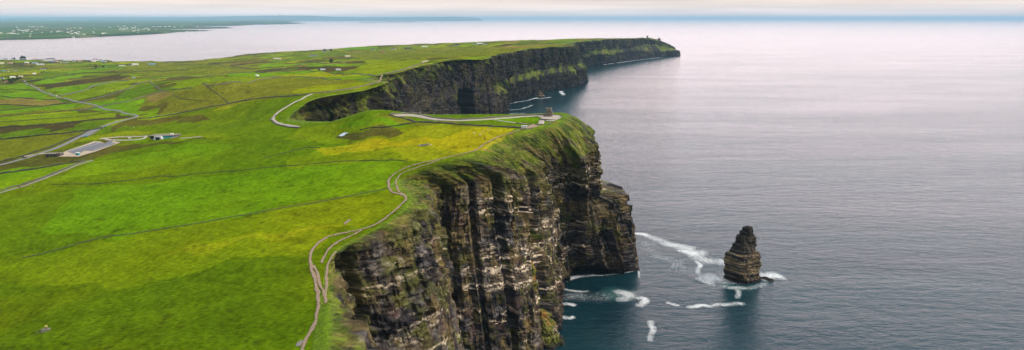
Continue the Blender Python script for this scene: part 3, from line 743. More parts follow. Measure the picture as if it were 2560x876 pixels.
def hills(name, Yc, halfdepth, prof, label, seed):
    """prof: (photo px, photo row of the crest)"""
    pxs = np.linspace(prof[0][0], prof[-1][0], 260); rows = np.interp(pxs, [p[0] for p in prof], [p[1] for p in prof])
    top = CH + (HORY - rows) * Yc / F * 1.03
    top = np.maximum(top * (0.97 + 0.06 * fbm(pxs / 22, pxs * 0, seed, 4)), 6)
    t = np.linspace(-1, 1, 17)
    yy = Yc + t[:, None] * halfdepth + np.zeros((1, len(pxs)))
    xx = (pxs[None] - 1280) / F * (yy * cP + 75)
    zz = top[None] * np.cos(t * math.pi / 2)[:, None] ** 0.8 - 6
    o = grid_mesh(name, np.stack([xx, yy, zz], -1), M_HILL)
    return tag(o, label, None, None, 'structure')
M_HILL = plain('far_hill', (.05, .085, .045), 1.0, 0, 0.4, 0.0006)
hills('far_hills', 95000, 7000, [(-700,46.5),(-200,45),(0,45.2),(150,44),(300,43.2),(420,44),(500,43),(600,41),(700,39.5),(780,40),(830,42.5),(900,44),(1000,44),(1080,43),(1130,42.2),(1170,43.6),(1200,46.5),(1206,50)], 'long low hills on the horizon ending in a point', 970)
for px0, px1, py, hh, lab in [(890,952,57.4,16,'short low island lying left of the longer one in the far bay'), (945,1052,56.0,26,'long low island in the far bay under the horizon hills')]:
    Yc = CH * kk(py); n = 60
    pxs = np.linspace(px0, px1, n); t = np.linspace(-1, 1, 13); yy = Yc + t[:, None] * Yc * 0.02 + np.zeros((1, n)); xx = (pxs[None] - 1280) / F * (yy * cP + 75)
    u = np.linspace(0, 1, n); zz = (hh * np.sin(u * math.pi) ** 0.6 * (0.4 + 0.9 * vn(u * 5, u * 0, 980)))[None] * np.cos(t * math.pi / 2)[:, None] * 2.2 - 1.5
    tag(grid_mesh('island', np.stack([xx, yy, zz], -1), M_HILL), lab, None, None, 'structure')
# ------------------------------------------------------------------ mesh builders for things
class MB:
    def __init__(s): s.bm = bmesh.new()
    def box(s, x0, x1, y0, y1, z0, z1, rz=0, taper=0):
        v = []
        for z, t in ((z0, 0), (z1, taper)):
            for x, y in ((x0 + t, y0 + t), (x1 - t, y0 + t), (x1 - t, y1 - t), (x0 + t, y1 - t)):
                c, q = math.cos(rz), math.sin(rz); v.append(s.bm.verts.new((x * c - y * q, x * q + y * c, z)))
        for f in ((3,2,1,0), (4,5,6,7), (0,1,5,4), (1,2,6,5), (2,3,7,6), (3,0,4,7)): s.bm.faces.new([v[i] for i in f])
        return s
    def prism(s, pts, z0, z1, sc=1.0, cx=0, cy=0):
        a = [s.bm.verts.new((p[0], p[1], z0)) for p in pts]; b = [s.bm.verts.new((cx + (p[0] - cx) * sc, cy + (p[1] - cy) * sc, z1)) for p in pts]
        n = len(pts); s.bm.faces.new(a[::-1]); s.bm.faces.new(b)
        for i in range(n): s.bm.faces.new((a[i], a[(i + 1) % n], b[(i + 1) % n], b[i]))
        return s
    def cyl(s, cx, cy, r, z0, z1, n=14, r1=None):
        r1 = r if r1 is None else r1
        return s.prism([(cx + r * math.cos(6.2832 * i / n), cy + r * math.sin(6.2832 * i / n)) for i in range(n)], z0, z1, r1 / r, cx, cy)
    def gable(s, x0, x1, y0, y1, z0, z1, ov=0.3):
        x0 -= ov; x1 += ov; y0 -= ov; y1 += ov; ym = (y0 + y1) / 2; th = 0.25
        P = [(x0,y0,z0),(x1,y0,z0),(x1,y1,z0),(x0,y1,z0),(x0,ym,z1),(x1,ym,z1),(x0,y0,z0-th),(x1,y0,z0-th),(x1,y1,z0-th),(x0,y1,z0-th)]
        v = [s.bm.verts.new(p) for p in P]
        for f in ((0,1,5,4),(2,3,4,5),(0,4,3,9,6),(1,7,8,2,5),(6,7,1,0),(8,9,3,2),(9,8,7,6)): s.bm.faces.new([v[i] for i in f])
        return s
    def build(s, name, mat, parent=None, smooth=False):
        me = bpy.data.meshes.new(name); bmesh.ops.recalc_face_normals(s.bm, faces=s.bm.faces); s.bm.to_mesh(me); s.bm.free()
        if mat: me.materials.append(mat)
        if smooth:
            for p in me.polygons: p.use_smooth = True
        o = bpy.data.objects.new(name, me); COL.objects.link(o)
        if parent: o.parent = parent
        return o
def empty(name, loc, rz=0, scale=1.0):
    o = bpy.data.objects.new(name, None); COL.objects.link(o); o.location = loc; o.rotation_euler = (0, 0, rz); o.scale = (scale,) * 3
    o.empty_display_size = 1; return o
def copy_tree(o, parent=None):
    c = o.copy(); COL.objects.link(c); c.parent = parent
    for ch in [k for k in o.children]: copy_tree(ch, c)
    return c

M_STONE = plain('grey_stone', (.21,.185,.15), .9, 0, .45, 1.2, .4); M_DSTONE = plain('dark_stone', (.105,.092,.078), .95, 0, .5, .7, .4)
M_BANK = plain('hedge_bank', (.040,.045,.018), 1, 0, .5, .3, .4); M_PAVE = plain('path_paving', (.40,.34,.285), .9, 0, .12, .4); M_DIRT = plain('worn_earth', (.29,.20,.13), .95, 0, .45, .6, .3)
def _ragged(m):
    nt = m.node_tree; b = nt.nodes['Principled BSDF']; g = N(nt, 'ShaderNodeNewGeometry'); a = N(nt, 'ShaderNodeAttribute', attribute_name='w')
    n = N(nt, 'ShaderNodeTexNoise'); n.inputs['Scale'].default_value = .45; n.inputs['Detail'].default_value = 6; n.inputs['Roughness'].default_value = .7; nt.links.new(g.outputs['Position'], n.inputs['Vector'])
    s = N(nt, 'ShaderNodeMath', operation='MULTIPLY_ADD'); nt.links.new(a.outputs['Fac'], s.inputs[0]); s.inputs[1].default_value = .55; nt.links.new(n.outputs['Fac'], s.inputs[2])
    r = N(nt, 'ShaderNodeMapRange'); r.inputs['From Min'].default_value = .60; r.inputs['From Max'].default_value = .74; nt.links.new(s.outputs[0], r.inputs['Value']); nt.links.new(r.outputs[0], b.inputs['Alpha'])
_ragged(M_DIRT)
M_ROAD = plain('road_asphalt', (.17,.165,.17), .9, 0, .15, .3); M_PARK = plain('car_park_asphalt', (.135,.135,.155), .9, 0, .2, .5); M_APRON = plain('pale_gravel', (.44,.34,.24), .95, 0, .12, .5)
M_WHITE = plain('white_paint', (.80,.78,.75), .7, 0, .06, .5); M_CREAM = plain('cream_render', (.68,.60,.48), .85, 0, .1, .3); M_SLATE = plain('slate_roof', (.055,.065,.085), .7, 0, .2, .5)
M_GLASS = plain('dark_glass', (.02,.03,.05), .15, 0, .1, 1); M_TEAL = plain('teal_paint', (.05,.35,.42), .5, 0, .05, 1); M_RED = plain('red_paint', (.55,.05,.045), .45, 0, .05, 1); M_BLUEP = plain('blue_sheet_roof', (.14,.28,.42), .6, 0, .1, 1)
M_SILV = plain('silver_paint', (.55,.56,.58), .4, .3, .05, 1); M_TYRE = plain('rubber', (.02,.02,.02), .9, 0, .1, 1); M_WOOD = plain('weathered_wood', (.10,.075,.05), .9, 0, .3, 2); M_RUST = plain('orange_paint', (.55,.24,.07), .6, 0, .1, 1)
M_HIDEW = plain('pale_hide', (.62,.56,.46), .9, 0, .15, 3); M_HIDEB = plain('brown_hide', (.16,.05,.025), .9, 0, .2, 3); M_HIDEK = plain('black_hide', (.02,.018,.018), .9, 0, .2, 3); M_SKIN = plain('skin', (.45,.28,.20), .7, 0, .05, 3)
M_PINKR = plain('tiled_roof', (.40,.16,.10), .85, 0, .2, .6); M_CONC = plain('concrete', (.20,.18,.145), .9, 0, .3, 1.0, .3); M_YEL = plain('yellow_paint', (.62,.46,.12), .7, 0, .15, 2)

def up(p, d=0.0): return (p[0], p[1], p[2] + d)
def dens(pts, step):
    out = []
    for a, b in zip(pts[:-1], pts[1:]):
        L = math.hypot(b[0] - a[0], b[1] - a[1]); n = max(1, int(L / step))
        for i in range(n): t = i / n; out.append((a[0] + (b[0] - a[0]) * t, a[1] + (b[1] - a[1]) * t))
    out.append((pts[-1][0], pts[-1][1])); return np.array(out)
def smoothline(p, k=2):
    for _ in range(k):
        q = p.copy(); q[1:-1] = 0.25 * p[:-2] + 0.5 * p[1:-1] + 0.25 * p[2:]; p = q
    return p
def path_mesh(name, pix, width, mat, label, lift=0.30, step=2.0, wob=0.25, k=6, kind='structure', zfun=None):
    """a worn track or road draped along the ground"""
    w0 = hits(pix); p = smoothline(dens(w0, step), k)
    t = np.gradient(p, axis=0); t /= np.linalg.norm(t, axis=1)[:, None] + 1e-9; n = np.stack([-t[:, 1], t[:, 0]], -1)
    i = np.arange(len(p)); ww = width * (1 + wob * (2 * fbm(i * step / 9.0, i * 0.0, 33, 3) - 1) * 1.6)
    off = np.linspace(-0.5, 0.5, 7)
    P = p[:, None, :] + n[:, None, :] * (ww[:, None, None] * off[None, :, None])
    if wob > 0.1: P = P + n[:, None, :] * ((fbm(i * step / 14.0, i * 0.0, 44, 3) - .5) * width * 0.9)[:, None, None]
    l = lift + P[..., 1] * 0.00045
    Z = hland(P[..., 0], P[..., 1]) + l
    Z[:, 0] -= l[:, 0] + 0.15; Z[:, -1] -= l[:, -1] + 0.15
    o = grid_mesh(name, np.concatenate([P, Z[..., None]], -1), mat, None, None, {'w': np.ones((len(p), 1)) * (1 - 2 * np.abs(off))[None]})
    return tag(o, label, None, None, kind)
def drape(name, pix, mat, label, lift=0.30, n=170, kind='structure'):
    w = hits(pix); a = np.array(w); x = np.linspace(a[:, 0].min(), a[:, 0].max(), n); y = np.linspace(a[:, 1].min(), a[:, 1].max(), n)
    xx, yy = np.meshgrid(x, y); m = inpoly(xx, yy, w)
    o = grid_mesh(name, np.stack([xx, yy, hland(xx, yy) + lift + yy * .00045], -1), mat, m, None, {'w': np.clip(dpoly(xx, yy, w, True) / 1.5, 0, 1)})
    return tag(o, label, None, None, kind)
def wall(pix, width, height, mat, label, name='stone_wall', cat='wall', step=4.0, group=None):
    w0 = hits(pix); w0 = [w0[0]] + [b for a, b in zip(w0[:-1], w0[1:]) if abs(b[1] - a[1]) < .45 * a[1] + 20]; p = smoothline(dens(w0, step), 2); t = np.gradient(p, axis=0); t /= np.linalg.norm(t, axis=1)[:, None] + 1e-9; n = np.stack([-t[:, 1], t[:, 0]], -1)
    i = np.arange(len(p)); jit = 0.75 + 0.5 * fbm(i * step / 11.0, i * 0.0, 71, 3); hj = height * (0.55 + 0.9 * vn(i * step / 6.0, i * 0.0, 72))
    base = hland(p[:, 0], p[:, 1]); rows = []
    for o_, hz in ((-0.5, -0.6), (-0.42, 0.9), (0.42, 1.0), (0.5, -0.6)):
        q = p + n * (width * jit * o_)[:, None]; rows.append(np.concatenate([q, (base + np.where(hz > 0, hj * hz, hz) + 0.1)[:, None]], 1))
    o = grid_mesh(name, np.stack(rows, 1), mat, smooth=False)
    return tag(o, label, cat, group)

# ------------------------------------------------------------------ roads and paths
path_mesh('path', [(748,890),(757,872),(775,835),(792,800),(799,770),(797,735),(790,705),(781,680),(775,655),(779,630),(795,608),(825,592),(870,582),(915,573),(945,560),(975,540),(1000,518),(1014,500),(1014,490),(1000,487),(982,482),(970,468),(971,453),(985,437),(1010,422),(1045,411),(1090,402),(1140,390),(1180,381),(1195,374),(1204,366),(1222,354),(1245,344),(1275,335),(1300,326),(1308,321)], 2.8, M_DIRT, 'pinkish worn footpath following the edge of the cliff top', k=5)
path_mesh('path', [(905,578),(880,590),(850,602),(832,614),(815,632),(806,648),(802,660)], 2.2, M_DIRT, 'short worn track looping seaward of the footpath near the cliff corner')
path_mesh('path', [(785,665),(793,690),(800,715),(810,745),(815,765),(825,782),(840,796),(844,815),(850,850),(856,880)], 2.2, M_DIRT, 'eroded second track running down beside the footpath at the bottom of the picture')
path_mesh('path', [(1010,489),(1000,483),(993,472),(990,460),(994,447),(1004,435),(1032,424),(1070,412),(1100,401)], 2.0, M_DIRT, 'thin parallel track inside the sharp bend of the clifftop footpath')
path_mesh('path', [(984,290),(1005,288.5),(1030,288.5),(1052,291),(1070,296),(1100,301),(1150,302.5),(1200,301),(1250,297),(1300,293),(1340,291),(1362,292)], 5.5, M_PAVE, 'broad pale paved path curving along the edge to the tower', wob=0.02, k=4)
path_mesh('path', [(990,291),(1020,290.5),(1045,293),(1072,298.5),(1095,302)], 3, M_PAVE, 'narrow lower branch of the paved path below the viewing bay', wob=0.02, k=4)
path_mesh('path', [(1235,300),(1262,305),(1290,309),(1325,311)], 2.4, M_PAVE, 'thin pale path round the front of the tower lawn', wob=0.02, k=4)
path_mesh('path', [(1366,294),(1358,298),(1354,304),(1352,312)], 7.5, M_PAVE, 'short wide pale path leading down from the tower terrace', wob=0.02, k=3, step=1)
drape('terrace', [(1342,292),(1360,290),(1375,289),(1397,291),(1405,295),(1399,299),(1384,305),(1364,304.5),(1366,299),(1350,296)], M_PAVE, 'pale paved terrace in front of the tower', lift=.36)
drape('bare_ground', [(1318,318),(1330,312),(1342,314),(1350,319),(1335,324),(1316,324)], M_DIRT, 'patch of bare trodden ground beside the white cabin', lift=.3)
path_mesh('path', [(748,318.5),(728,316),(706,312.5),(690,307),(682,300.5),(683,294),(692,284),(705,275),(720,266),(735,257),(752,250),(763,243),(780,236)], 5.5, M_PAVE, 'pale paved path bending round the head of the inlet', wob=0.03, k=4)
path_mesh('path', [(780,236),(820,232),(870,225),(915,215),(945,208),(958,204),(952,198),(940,196)], 4.5, M_DIRT, 'brown clifftop path along the far rim of the inlet', wob=.15)
path_mesh('path', [(945,187),(985,180),(1020,171),(1045,162),(1062,155)], 8, M_DIRT, 'distant brown path climbing to the cliff viewpoint', wob=.15)
drape('platform', [(1108,152.2),(1120,149.8),(1164,149.6),(1152,152.4)], M_PAVE, 'pale paved viewing platform on the distant cliff top', lift=1.0, n=120)
drape('platform', [(1052,157),(1062,153.5),(1074,153),(1070,156),(1058,158.5)], M_APRON, 'small tan viewing area where the distant path meets the cliff', lift=1.0, n=90)
path_mesh('road', [(-40,421),(0,413),(60,398),(130,375),(180,353),(222,331),(258,317),(300,304),(335,295.5),(345,291.5),(332,287.5),(290,277),(240,265),(190,255),(150,245),(120,234),(95,223),(78,214),(64,208.5)], 7.5, M_ROAD, 'grey asphalt main road bending sharply through the fields', lift=.45, step=6, wob=0.02, k=3)
drape('road_shoulder', [(205,345),(216,336),(245,321),(258,319),(240,332),(222,342)], M_ROAD, 'widened asphalt lay by on the inside of the main road', lift=.50)
path_mesh('lane', [(-20,489),(0,484),(30,474),(60,467),(90,456),(130,440),(165,426),(195,413),(220,405),(232,402)], 3.6, M_CONC, 'pale farm lane crossing the slope below the car park', wob=.2)
path_mesh('lane', [(147,240),(180,234),(205,228),(226,219),(240,213),(262,209),(291,204),(320,203)], 9, M_DSTONE, 'dark farm lane curving away between fields beyond the main road', lift=.6, step=6, wob=.1, k=4)
path_mesh('lane', [(60,392),(90,387),(120,384),(150,386),(165,388)], 4, M_APRON, 'short gravel lane joining the main road to the car park', wob=.05)
drape('car_park_apron', [(156,383),(200,367),(235,354.5),(250,355.5),(263,359.5),(270,356),(272,352),(250,349),(262,347.5),(280,350),(292,356),(304,357),(291,362),(235,382),(197,393.5),(147,394),(138,391),(160,386)], M_APRON, 'pale gravel apron surrounding the car park', lift=.3)
drape('car_park', [(168,381),(200,370),(240,357.5),(262,360),(270,356),(274,352.5),(286,353),(280,358),(292,359),(286,362),(232,380),(212,379),(196,388),(184,387)], M_PARK, 'dark asphalt car park with rows of marked bays', lift=.55)
_cw = hits([(178,378.5),(246,359.5)]); _cw2 = hits([(232,378),(284,360.5)])
_bl = bmesh.new()
for (A_, B_), n_, dx, dy in (((_cw[0], _cw[1]), 15, 6.5, -13), ((_cw2[0], _cw2[1]), 11, -3, 12)):
    for i in range(n_ + 1):
        t = i / n_; x = A_[0] + (B_[0] - A_[0]) * t; y = A_[1] + (B_[1] - A_[1]) * t; q = []
        for ax, ay in ((-.16, 0), (.16, 0), (.16 + dx, dy), (-.16 + dx, dy)):
            q.append(_bl.verts.new((x + ax, y + ay, float(hland(x + ax, y + ay)) + 1.12)))
        _bl.faces.new(q)
_me = bpy.data.meshes.new('bay_markings'); _bl.to_mesh(_me); _bl.free(); _me.materials.append(M_WHITE); _o = bpy.data.objects.new('bay_markings', _me); COL.objects.link(_o)
tag(_o, 'white painted lines marking the parking bays', None, None, 'structure')
path_mesh('access_road', [(272,352),(262,347.5),(248,348),(262,346.5),(300,343.5),(335,342.5),(366,341.5),(360,347),(348,350),(320,351.5),(295,352),(282,351)], 5, M_PAVE, 'pale access loop between the car park and the visitor building', lift=.45, wob=.02, k=3)
path_mesh('path', [(452,347),(470,345.5),(490,343.5),(505,343)], 3, M_PAVE, 'thin pale path leading right from the visitor building', wob=.1)
# small pond, its white sky reflection painted into the base colour
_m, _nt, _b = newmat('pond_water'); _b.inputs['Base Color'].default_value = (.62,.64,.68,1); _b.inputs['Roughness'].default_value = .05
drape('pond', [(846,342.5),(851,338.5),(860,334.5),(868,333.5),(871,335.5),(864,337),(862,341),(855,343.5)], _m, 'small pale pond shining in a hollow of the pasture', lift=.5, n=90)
drape('pond', [(1043,365.5),(1052,363),(1068,361.5),(1074,363),(1062,366),(1050,367)], M_DSTONE, 'muddy brown puddle where the pale cattle drink', lift=.3, n=70)
drape('scree', [(738,868),(744,856),(756,852),(760,858),(750,868)], M_CONC, 'scatter of pale stones on the turf left of the footpath', lift=.18, n=60)
drape('scar', [(858,560),(866,553),(878,548),(880,550),(868,560),(860,565)], M_DIRT, 'brown bare scar in the yellow green pasture', lift=.18, n=60)
drape('scar', [(686,655),(691,650),(690,664),(693,676),(690,686),(687,680),(689,666)], M_DIRT, 'thin brown erosion scar in the near pasture', lift=.18, n=60)

# ------------------------------------------------------------------ walls, banks and fences: (photo polyline, width, height, material, label)
for pix, w_, h_, m_, lab in [
 ([(662,396),(700,386),(735,377),(765,369.5),(800,371)], 1.0, .4, M_BANK, 'faint low bank at the left tip of the yellow pasture'),
 ([(130,462),(240,461),(400,441),(480,437),(620,425),(740,415),(860,403.5),(1000,402),(1020,404)], .9, .45, M_BANK, 'long thin bank along the far side of the brightest green field'),
 ([(972,289),(1010,297),(1040,306),(1080,308),(1150,312),(1200,315.5),(1262,318.5),(1305,321)], 1.6, 1.3, M_DSTONE, 'dark wall between the paved tower path and the pasture'),
 ([(900,327),(960,320),(1000,314),(1040,307)], 1.5, .9, M_BANK, 'dark bank running across the front of the green knoll'),
 ([(978,286.5),(1010,285),(1040,285),(1054,288.5),(1075,295),(1110,299.5),(1160,300),(1230,296),(1290,290.5),(1345,288.5),(1362,288.5)], 1.0, 1.4, M_STONE, 'flagstone parapet on the cliff side of the paved tower path'),
 ([(1379,289),(1388,289.3),(1396,290.5),(1401,292.5),(1404,295)], 1.0, 1.4, M_STONE, 'curved flagstone parapet behind the tower on the right'),
 ([(1300,325.5),(1320,325),(1332,324)], 1.2, .8, M_DSTONE, 'short rough wall in front of the white cabin'),
 ([(1337,313),(1352,313.5),(1366,314),(1378,316)], 1.2, .9, M_DSTONE, 'short dark wall below the tower lawn'),
 ([(1290,309.5),(1310,311),(1330,311.5)], 1.0, .8, M_DSTONE, 'low wall edging the front of the tower lawn'),
 ([(350,298),(430,288),(500,273),(540,266),(600,254),(640,248),(700,242.5),(760,238.5),(779,236)], 3.0, 1.6, M_DSTONE, 'long stone wall running from the road bend up to the inlet path'),
 ([(190,278),(260,265),(300,258),(360,243),(420,226),(470,221),(520,218.5),(560,212),(600,206),(640,201),(700,193.5)], 3.2, 1.6, M_DSTONE, 'stone wall passing over the top of the round hill'),
 ([(371,204),(385,214),(400,226),(418,229)], 3.0, 1.4, M_DSTONE, 'short wall dropping between two humps behind the round hill'),
 ([(190,258),(250,245),(300,230),(345,210),(380,200),(460,192),(540,188),(640,181),(700,177)], 3.5, 1.6, M_DSTONE, 'long wall crossing the middle fields behind the round hill'),
 ([(520,219),(545,236),(572,259)], 1.8, .6, M_BANK, 'straight bank falling down the right flank of the round hill'),
 ([(433,230),(434,241),(450,248),(490,252),(530,252)], 1.8, .5, M_BANK, 'curved old bank ringing the crown of the round hill'),
 ([(690,290),(676,300),(690,312),(720,319),(748,321)], 1.6, 1.2, M_DSTONE, 'wall hugging the outside of the bend in the inlet path'),
 ([(779,234),(820,230.5),(870,223.5),(915,213.5),(945,206)], 1.8, 1.2, M_DSTONE, 'wall beside the brown rim path on the far side of the inlet'),
 ([(-60,239),(0,241),(60,246),(150,249)], 4, 1.5, M_BANK, 'hedge above the tan field on the far left'),
 ([(-60,263),(20,263),(110,265.5),(180,256)], 4, 1.5, M_BANK, 'hedge below the tan field on the far left'),
 ([(-60,280),(0,278.5),(110,266.5),(188,258)], 3.5, 1.4, M_BANK, 'hedge running to the road just under the tan field'),
 ([(-60,295),(0,292.5),(100,284),(200,275.5),(238,270)], 3, 1.4, M_BANK, 'second hedge under the tan field, ending at a brown patch'),
 ([(-60,308),(0,306),(150,296),(280,282)], 2, .9, M_BANK, 'thin hedge through the middle of the bright left fields'),
 ([(-60,323),(0,320.5),(110,313),(190,305),(312,293)], 3, 1.4, M_BANK, 'hedge along the upper edge of the long brown strip'),
 ([(-60,352),(0,349),(80,342),(160,335),(240,325.5),(256,321)], 4.5, 2.0, M_BANK, 'thick dark hedge above the olive field beside the road'),
 ([(-40,413),(0,405),(60,391),(120,371),(175,349),(215,331),(245,321)], 3, 1.4, M_BANK, 'dark hedge following the upper side of the main road'),
 ([(-60,442),(0,436),(80,425),(160,411),(210,404)], 3.5, 1.4, M_BANK, 'ragged hedge along the rough ground below the road'),
 ([(-40,220),(0,223),(40,225),(92,227)], 4, 1.5, M_BANK, 'short hedge under the highest bright field on the far left'),
 ([(-20,482),(0,478),(30,469),(60,462),(100,449),(150,428),(195,409),(215,403)], 1.4, 1.1, M_DSTONE, 'tumbled stone wall on the upper side of the farm lane'),
 ([(640,173),(700,168),(760,160),(800,158),(852,158)], 5, 1.8, M_BANK, 'far hedge under the bright strip fields above the grazing herd'),
 ([(640,196),(700,193),(780,195),(852,200.5)], 3.5, 1.5, M_DSTONE, 'wall along the top of the golden olive hill pasture'),
 ([(858,187),(900,186),(935,190),(946,195)], 4, 1.5, M_DSTONE, 'wall near the cliff edge right of the grazing herd'),
 ([(440,163),(500,162),(560,166),(600,170),(640,173)], 6, 2, M_BANK, 'dark far hedge left of the shore fields skyline'),
 ([(60,206),(110,199),(180,185),(300,182),(380,178),(470,176)], 6, 2, M_BANK, 'long far hedge crossing behind the village trees'),
 ([(640,183),(700,179),(770,176.5),(815,180),(860,187)], 4, 1.5, M_BANK, 'hedge behind the field where the black cattle graze'),
 ([(960,186),(1000,178),(1035,168),(1052,160)], 4, 1.5, M_DSTONE, 'distant wall beside the brown path to the viewpoint')]:
    far = pix[len(pix) // 2][1] < 280
    wall(pix, w_, h_, m_, lab, 'stone_wall' if m_ is not M_BANK else 'hedge', 'wall' if m_ is not M_BANK else 'hedge', 6.0 if far else 2.0)

def fence(pix, label, step=7.0):
    w0 = hits(pix); p = dens(w0, 2.0); p = smoothline(p, 3)
    root = empty('field_fence', (p[0][0], p[0][1], float(hland(p[0][0], p[0][1])))); ox, oy, oz = root.location
    z = hland(p[:, 0], p[:, 1])
    L = np.concatenate([[0], np.cumsum(np.hypot(*np.diff(p, axis=0).T))]); n = min(99, int(L[-1] / step))
    pm = None
    for i in range(n + 1):
        s = L[-1] * i / n; x, y = np.interp(s, L, p[:, 0]), np.interp(s, L, p[:, 1]); zz = float(hland(x, y))
        if pm is None: pm = MB().box(-.12, .12, -.12, .12, -.4, 1.3).build('post', M_WOOD, root); q = pm
        else: q = pm.copy(); COL.objects.link(q); q.parent = root
        q.location = (x - ox, y - oy, zz - oz)
    t = np.gradient(p, axis=0); t /= np.linalg.norm(t, axis=1)[:, None]; nn = np.stack([-t[:, 1], t[:, 0]], -1)
    rows = [np.concatenate([p + nn * o_, (z + hh)[:, None]], 1) - np.array([ox, oy, oz]) for o_, hh in ((-.7, -.1), (-.3, .35), (.3, .35), (.7, -.1))]
    b = grid_mesh('weedy_verge', np.stack(rows, 1), M_BANK); b.parent = root
    for hh in (.7, 1.15):
        rows = [np.concatenate([p + nn * o_, (z + hh + dz)[:, None]], 1) - np.array([ox, oy, oz]) for o_, dz in ((-.03, -.03), (.03, -.03), (0, .03), (-.03, -.03))]
        w = grid_mesh('wire', np.stack(rows, 1), M_WOOD); w.parent = root
    return tag(root, label, 'fence')
fence([(58,646),(120,632),(250,596),(320,587),(480,562),(640,533),(760,512),(853,496),(920,482),(966,472)], 'long post and wire fence crossing the near pasture to the bend of the footpath')
# ------------------------------------------------------------------ the stone tower
def grp(px, py): return hits([(px, py)])[0]
tp = grp(1371.5, 292.5)
def tower():
    x, y, z = tp; t = empty('stone_tower', (x, y, z - .3), R(-12))
    tag(t, 'small castellated stone lookout tower with lower annex on the cliff headland', 'tower')
    # main square body with a round bartizan band
    MB().box(-3.3, 3.3, -3.3, 3.3, 0, 9.6, 0, .18).build('wall', M_STONE, t)
    b = MB(); b.box(-3.55, 3.55, -3.55, 3.55, 9.6, 10.5)
    for i in range(5):
        u = -3.2 + i * 1.6
        for (a, c) in ((u, -3.45), (u, 3.45)): b.box(a - .25, a + .25, c - .2, c + .2, 9.1, 9.598)
    b.build('parapet', M_STONE, t)
    for i in range(4):
        u = -2.85 + i * 1.9
        for (a, c, w, d) in ((u, -3.3, .55, .25), (u, 3.3, .55, .25), (-3.3, u, .25, .55), (3.3, u, .25, .55)):
            if abs(a) > 2.9 and abs(c) > 2.9 and w < d: continue
            MB().box(a - w, a + w, c - d, c + d, 10.502, 12.0).build('merlon', M_STONE, t)
    for (a, zz, h) in ((-1.7, 6.3, 1.6), (1.5, 6.5, 1.5), (0, 3.2, 1.4)):
        w = MB().box(a - .62, a + .62, -3.28, -3.12, zz - .25, zz + h + .25).build('window', M_CONC, t); MB().box(a - .38, a + .38, -3.33, -3.283, zz, zz + h).build('pane', M_GLASS, w)
    MB().box(1.3, 2.5, -3.4, -3.19, 0, 2.4).build('door', M_WOOD, t)
    an = MB().box(-6.4, -3.32, -2.6, 1.6, 0, 4.0).build('annex', M_STONE, t)
    for i in range(3): MB().box(-6.3 + i * 1.15, -5.7 + i * 1.15, -2.6, -2.2, 4.002, 4.8).build('merlon', M_STONE, an)
    MB().box(-4.4, -3.5, -2.66, -2.5, 0, 2.1).build('doorway', M_GLASS, an)
    tu = MB().cyl(4.0, -.2, 1.35, 0, 7.2, 12, 1.25).build('stair_turret', M_STONE, t); MB().cyl(4.0, -.2, 1.6, 7.203, 7.9, 12).build('turret_cap', M_STONE, tu)
tower()
sp = grp(1377, 300)
def arc(r0, r1, a0, a1, h, label, dz):
    b = bmesh.new(); n = 22; rows = []
    for i in range(n + 1):
        a = a0 + (a1 - a0) * i / n; rows.append([b.verts.new((r * math.cos(a), r * math.sin(a), z)) for r, z in ((r0, -.5), (r0, h), (r1, h), (r1, -.5))])
    for i in range(n):
        for j in range(4): b.faces.new((rows[i][j], rows[i + 1][j], rows[i + 1][(j + 1) % 4], rows[i][(j + 1) % 4]))
    b.faces.new(rows[0]); b.faces.new(rows[-1][::-1])
    me = bpy.data.meshes.new('stone_step'); bmesh.ops.recalc_face_normals(b, faces=b.faces); b.to_mesh(me); b.free(); me.materials.append(M_DSTONE)
    o = bpy.data.objects.new('stone_step', me); COL.objects.link(o); o.location = (sp[0] - 2, sp[1] + 6, float(hland(sp[0], sp[1])) + dz); tag(o, label, 'step')
arc(9.5, 10.6, R(200), R(325), .95, 'inner curved stone step on the terrace below the tower', .2); arc(13.0, 14.0, R(205), R(330), .75, 'outer curved stone step on the terrace below the tower', .1)

# white cabin beside the footpath gate
def cabin():
    x, y, z = grp(1311, 321.5); t = empty('cabin', (x, y, z), R(4)); tag(t, 'small white cabin standing beside the footpath end near the tower', 'cabin')
    MB().box(-3.3, 3.3, -1.5, 1.5, .35, 2.9).build('wall', M_WHITE, t); MB().box(-3.45, 3.45, -1.65, 1.65, 2.903, 3.15).build('roof', M_SILV, t)
    MB().box(.3, 1.3, -1.56, -1.45, .4, 2.4).build('door', M_SILV, t); w = MB().box(-2.4, -1.2, -1.56, -1.45, 1.3, 2.3).build('window', M_WHITE, t); MB().box(-2.3, -1.3, -1.6, -1.563, 1.4, 2.2).build('pane', M_GLASS, w)
    for a in (-2.8, 2.5): MB().box(a, a + .4, -1.3, 1.3, 0, .348).build('plinth', M_CONC, t)
cabin()

# old concrete base with a short pillar in the near pasture
def monument():
    x, y, z = grp(115, 828); t = empty('monument', (x, y, z), R(18)); tag(t, 'weathered concrete plinth with a short pillar in the near left pasture', 'monument')
    MB().box(-2.0, 2.0, -1.3, 1.3, -.4, 1.15, 0, .18).build('plinth', M_CONC, t); MB().box(-.1, .9, -.5, .5, 1.15, 2.5, 0, .14).build('pillar', M_CONC, t); MB().box(-.25, .95, -.6, .6, 2.502, 2.95, 0, .1).build('cap', M_YEL, t)
    o = bmesh.new()
    for i in range(70):
        a = random.random() * 6.283; r = 2.2 + random.random() ** 1.6 * 1.9; s = random.uniform(.12, .42)
        m = Matrix.Translation((x + r * math.cos(a) * 1.35, y + r * math.sin(a), z + .02)) @ Matrix.Rotation(random.random() * 3, 4, 'Z') @ Matrix.Diagonal((s, s * .7, s * .5, 1)); bmesh.ops.create_icosphere(o, subdivisions=1, radius=1, matrix=m)
    me = bpy.data.meshes.new('rubble'); o.to_mesh(me); o.free(); me.materials.append(M_DSTONE); ob = bpy.data.objects.new('rubble', me); COL.objects.link(ob); tag(ob, 'broken stones lying round the foot of the concrete plinth', None, None, 'stuff')
monument()

